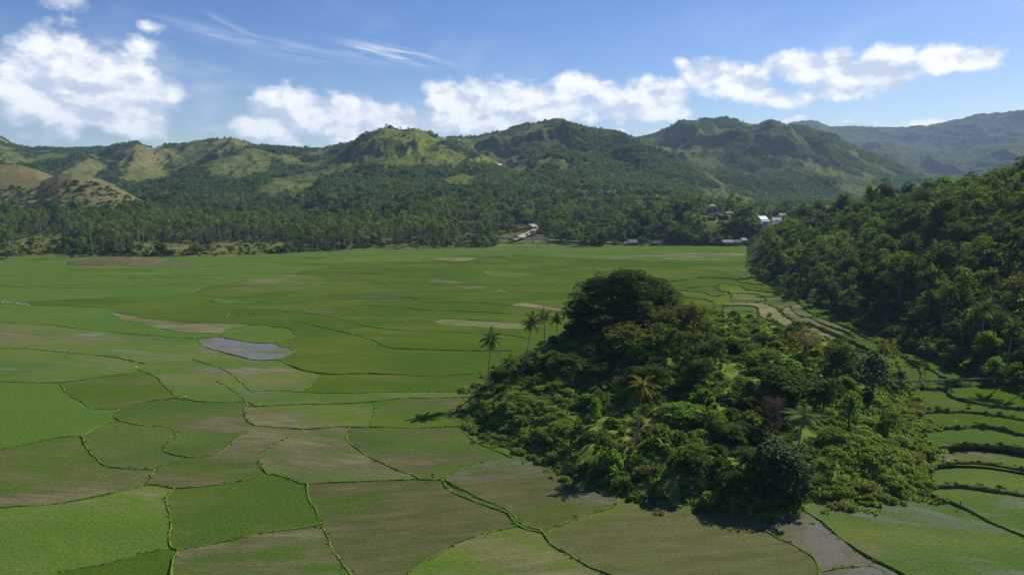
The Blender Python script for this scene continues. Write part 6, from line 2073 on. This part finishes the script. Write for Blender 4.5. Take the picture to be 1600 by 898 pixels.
def person(px, py, label, shirt, trousers, hat=None, h=1.62, rz=0.0, bend=0.0, z0=None, arm='down'):
    x, y = to_ground((px, py))
    root = link("person", None, None, (x, y, (z0 if z0 is not None else float(bank_level(x, y)) + .02)))
    root.rotation_euler = (0, 0, rz)
    k = h / 1.70
    c_, s_ = math.cos(bend), math.sin(bend)
    hip = .92
    def T(p):      # the trunk bends forward (-Y) at the hip
        dz = p[2] - hip
        return (p[0] * k, (p[1] * c_ - dz * s_) * k, (hip + dz * c_ + p[1] * s_) * k)
    L_ = lambda p: tuple(v * k for v in p)
    tors = [(0, 0, .95), (0, 0, 1.12), (0, .01, 1.30), (0, .01, 1.43), (0, 0, 1.50)]
    if arm == 'down':
        arms = lambda s: [(s * .17, .01, 1.41), (s * .215, .03, 1.13), (s * .20, -.06, .88), (s * .195, -.09, .80)]
    elif arm == 'hip':
        arms = lambda s: [(s * .17, .01, 1.41), (s * .27, .06, 1.17), (s * .17, -.06, 1.00), (s * .13, -.08, .97)]
    else:          # both hands forward, working
        arms = lambda s: [(s * .17, .01, 1.41), (s * .19, -.16, 1.20), (s * .12, -.40, 1.12), (s * .10, -.47, 1.10)]
    legs = lambda s: [(s * .09, 0, .90), (s * .105, -.03, .50), (s * .11, .02, .085), (s * .12, -.13, .035)]
    J = [T(t) for t in tors]; E = [(i, i + 1) for i in range(4)]; Rr = [.125, .11, .13, .10, .052]
    for s in (-1, 1):
        b0 = len(J); J += [T(p) for p in arms(s)]; E += [(3, b0), (b0, b0 + 1), (b0 + 1, b0 + 2), (b0 + 2, b0 + 3)]; Rr += [.058, .044, .030, .034]
        hb = len(J) - 1
        tip = Vector(J[hb]); prev = Vector(J[hb - 1]); dd = (tip - prev).normalized()
        sd_ = Vector((1, 0, 0)) if abs(dd.x) < .8 else Vector((0, 1, 0))
        for q, (off, ln) in enumerate(((-.03, .062), (-.010, .075), (.010, .070), (.028, .055))):
            J.append(tuple(tip + sd_ * off * k + dd * ln * k * .5 )); J.append(tuple(tip + sd_ * off * 1.2 * k + dd * ln * k + Vector((0, -.015, 0)))); E += [(hb, len(J) - 2), (len(J) - 2, len(J) - 1)]; Rr += [.009, .0075]
        J.append(tuple(tip - dd * .01 + Vector((-s * .02, -.035 * k, 0)))); E.append((hb, len(J) - 1)); Rr.append(.010)
        b0 = len(J); J += [L_(p) for p in legs(s)]; E += [(0, b0), (b0, b0 + 1), (b0 + 1, b0 + 2), (b0 + 2, b0 + 3)]; Rr += [.088, .058, .040, .035]
    n0 = len(J)
    J += [T((0, -.005, 1.56)), T((0, -.012, 1.63)), T((0, -.005, 1.695)), T((0, -.105, 1.615))]
    E += [(4, n0), (n0, n0 + 1), (n0 + 1, n0 + 2), (n0 + 1, n0 + 3)]; Rr += [.07, .088, .062, .014]
    body = link("body", skin_mesh("body", J, E, [r * k for r in Rr], M['skin'], 1), root)
    # clothes follow the body a little outside it
    CJ = [T(t) for t in tors[:4]]; CE = [(0, 1), (1, 2), (2, 3)]; CR = [.145, .132, .150, .112]
    for s in (-1, 1):
        a_ = arms(s); b0 = len(CJ); CJ += [T(a_[0]), T(tuple((Vector(a_[0]) * .2 + Vector(a_[1]) * .8)))]; CE += [(3, b0), (b0, b0 + 1)]; CR += [.076, .062]
    link("shirt", skin_mesh("shirt", CJ, CE, [r * k for r in CR], M[shirt], 1), root)
    TJ = [L_((0, 0, .99)), L_((0, 0, .93))]; TE = [(0, 1)]; TR = [.140, .142]
    for s in (-1, 1):
        l_ = legs(s); b0 = len(TJ); TJ += [L_(l_[0]), L_(l_[1]), L_((s * .108, .0, .26))]; TE += [(1, b0), (b0, b0 + 1), (b0 + 1, b0 + 2)]; TR += [.104, .078, .066]
    link("trousers", skin_mesh("trousers", TJ, TE, [r * k for r in TR], M[trousers], 1), root)
    hz = 1.70
    if hat:
        hb = MB(); n = 14; V = []
        for r, zz in ((.25, 1.655), (.16, 1.70), (.095, 1.73), (.085, 1.79), (.02, 1.82)):
            for j in range(n):
                t = 2 * math.pi * j / n; V.append(T((r * math.cos(t), r * math.sin(t) - .01, zz)))
        hb.add(V, [(i * n + j, i * n + (j + 1) % n, (i + 1) * n + (j + 1) % n, (i + 1) * n + j) for i in range(4) for j in range(n)] + [tuple(range(4 * n, 5 * n))])
        hb.build("hat", M[hat], root, True)
    else:
        HJ = [T((0, .02, 1.62)), T((0, .02, 1.69))]
        link("hair", skin_mesh("hair", HJ, [(0, 1)], [.098 * k, .082 * k], M['hair'], 1), root)
    return tag(root, label, "person")


person(675.5, 750, "dark-clothed farmer standing on the bank corner by the canal", 'cloth_black', 'cloth_green', None, 1.66, .4, .05, .22, 'hip')
person(1500, 793, "farmer in reddish-brown clothes standing on the bank at the right", 'cloth_red', 'cloth_brown', 'straw_hat', 1.60, -2.6, .12, float(bank_level(*to_ground((1500, 793)))) + .3, 'down')
for px, py, lab, sh, bd in ((448, 489, "tiny dark figure bent over planting, second from right in the row of far workers", 'cloth_black', .9), (434, 490, "tiny dark figure bent over, third from right in the row of far workers", 'cloth_blue', 1.0),
                            (470, 488, "tiny dark figure standing at the right end of the row of far workers", 'cloth_blue', .2), (412, 490, "tiny dark figure bent over, fourth from right in the row of far workers", 'cloth_black', .8),
                            (396, 492, "tiny dark figure standing second from the left of the row of far workers", 'cloth_blue', .15), (372, 492, "tiny dark figure at the left end of the row of far workers", 'cloth_black', .4),
                            (534, 470, "tiny lone dark figure standing farther out in the green field", 'cloth_blue', .1)):
    person(px, py, lab, sh, 'cloth_black', 'straw_hat' if bd > .7 else None, 1.6, random.uniform(0, 6.28), bd, None, 'work' if bd > .5 else 'down')


# ------------------------------------------------------------------ the air
m, t, out = new_mat('haze')
pv = t.n('ShaderNodeVolumePrincipled', {'Color': (.48, .68, 1.0, 1), 'Density': HAZE_DENSITY, 'Anisotropy': 0.1})
t.t.links.new(pv.outputs[0], out.inputs['Volume'])
b = MB(); b.box(-12000, 12000, -2500, 11000, -1.4 - 2.0, 900)
hz_ = b.build("haze", m)
tag(hz_, kind="stuff")
scene.cycles.volume_bounces = 0
scene.cycles.volume_step_rate = 10
scene.cycles.max_bounces = 6
scene.cycles.diffuse_bounces = 3
scene.cycles.transmission_bounces = 3
scene.cycles.use_denoising = True
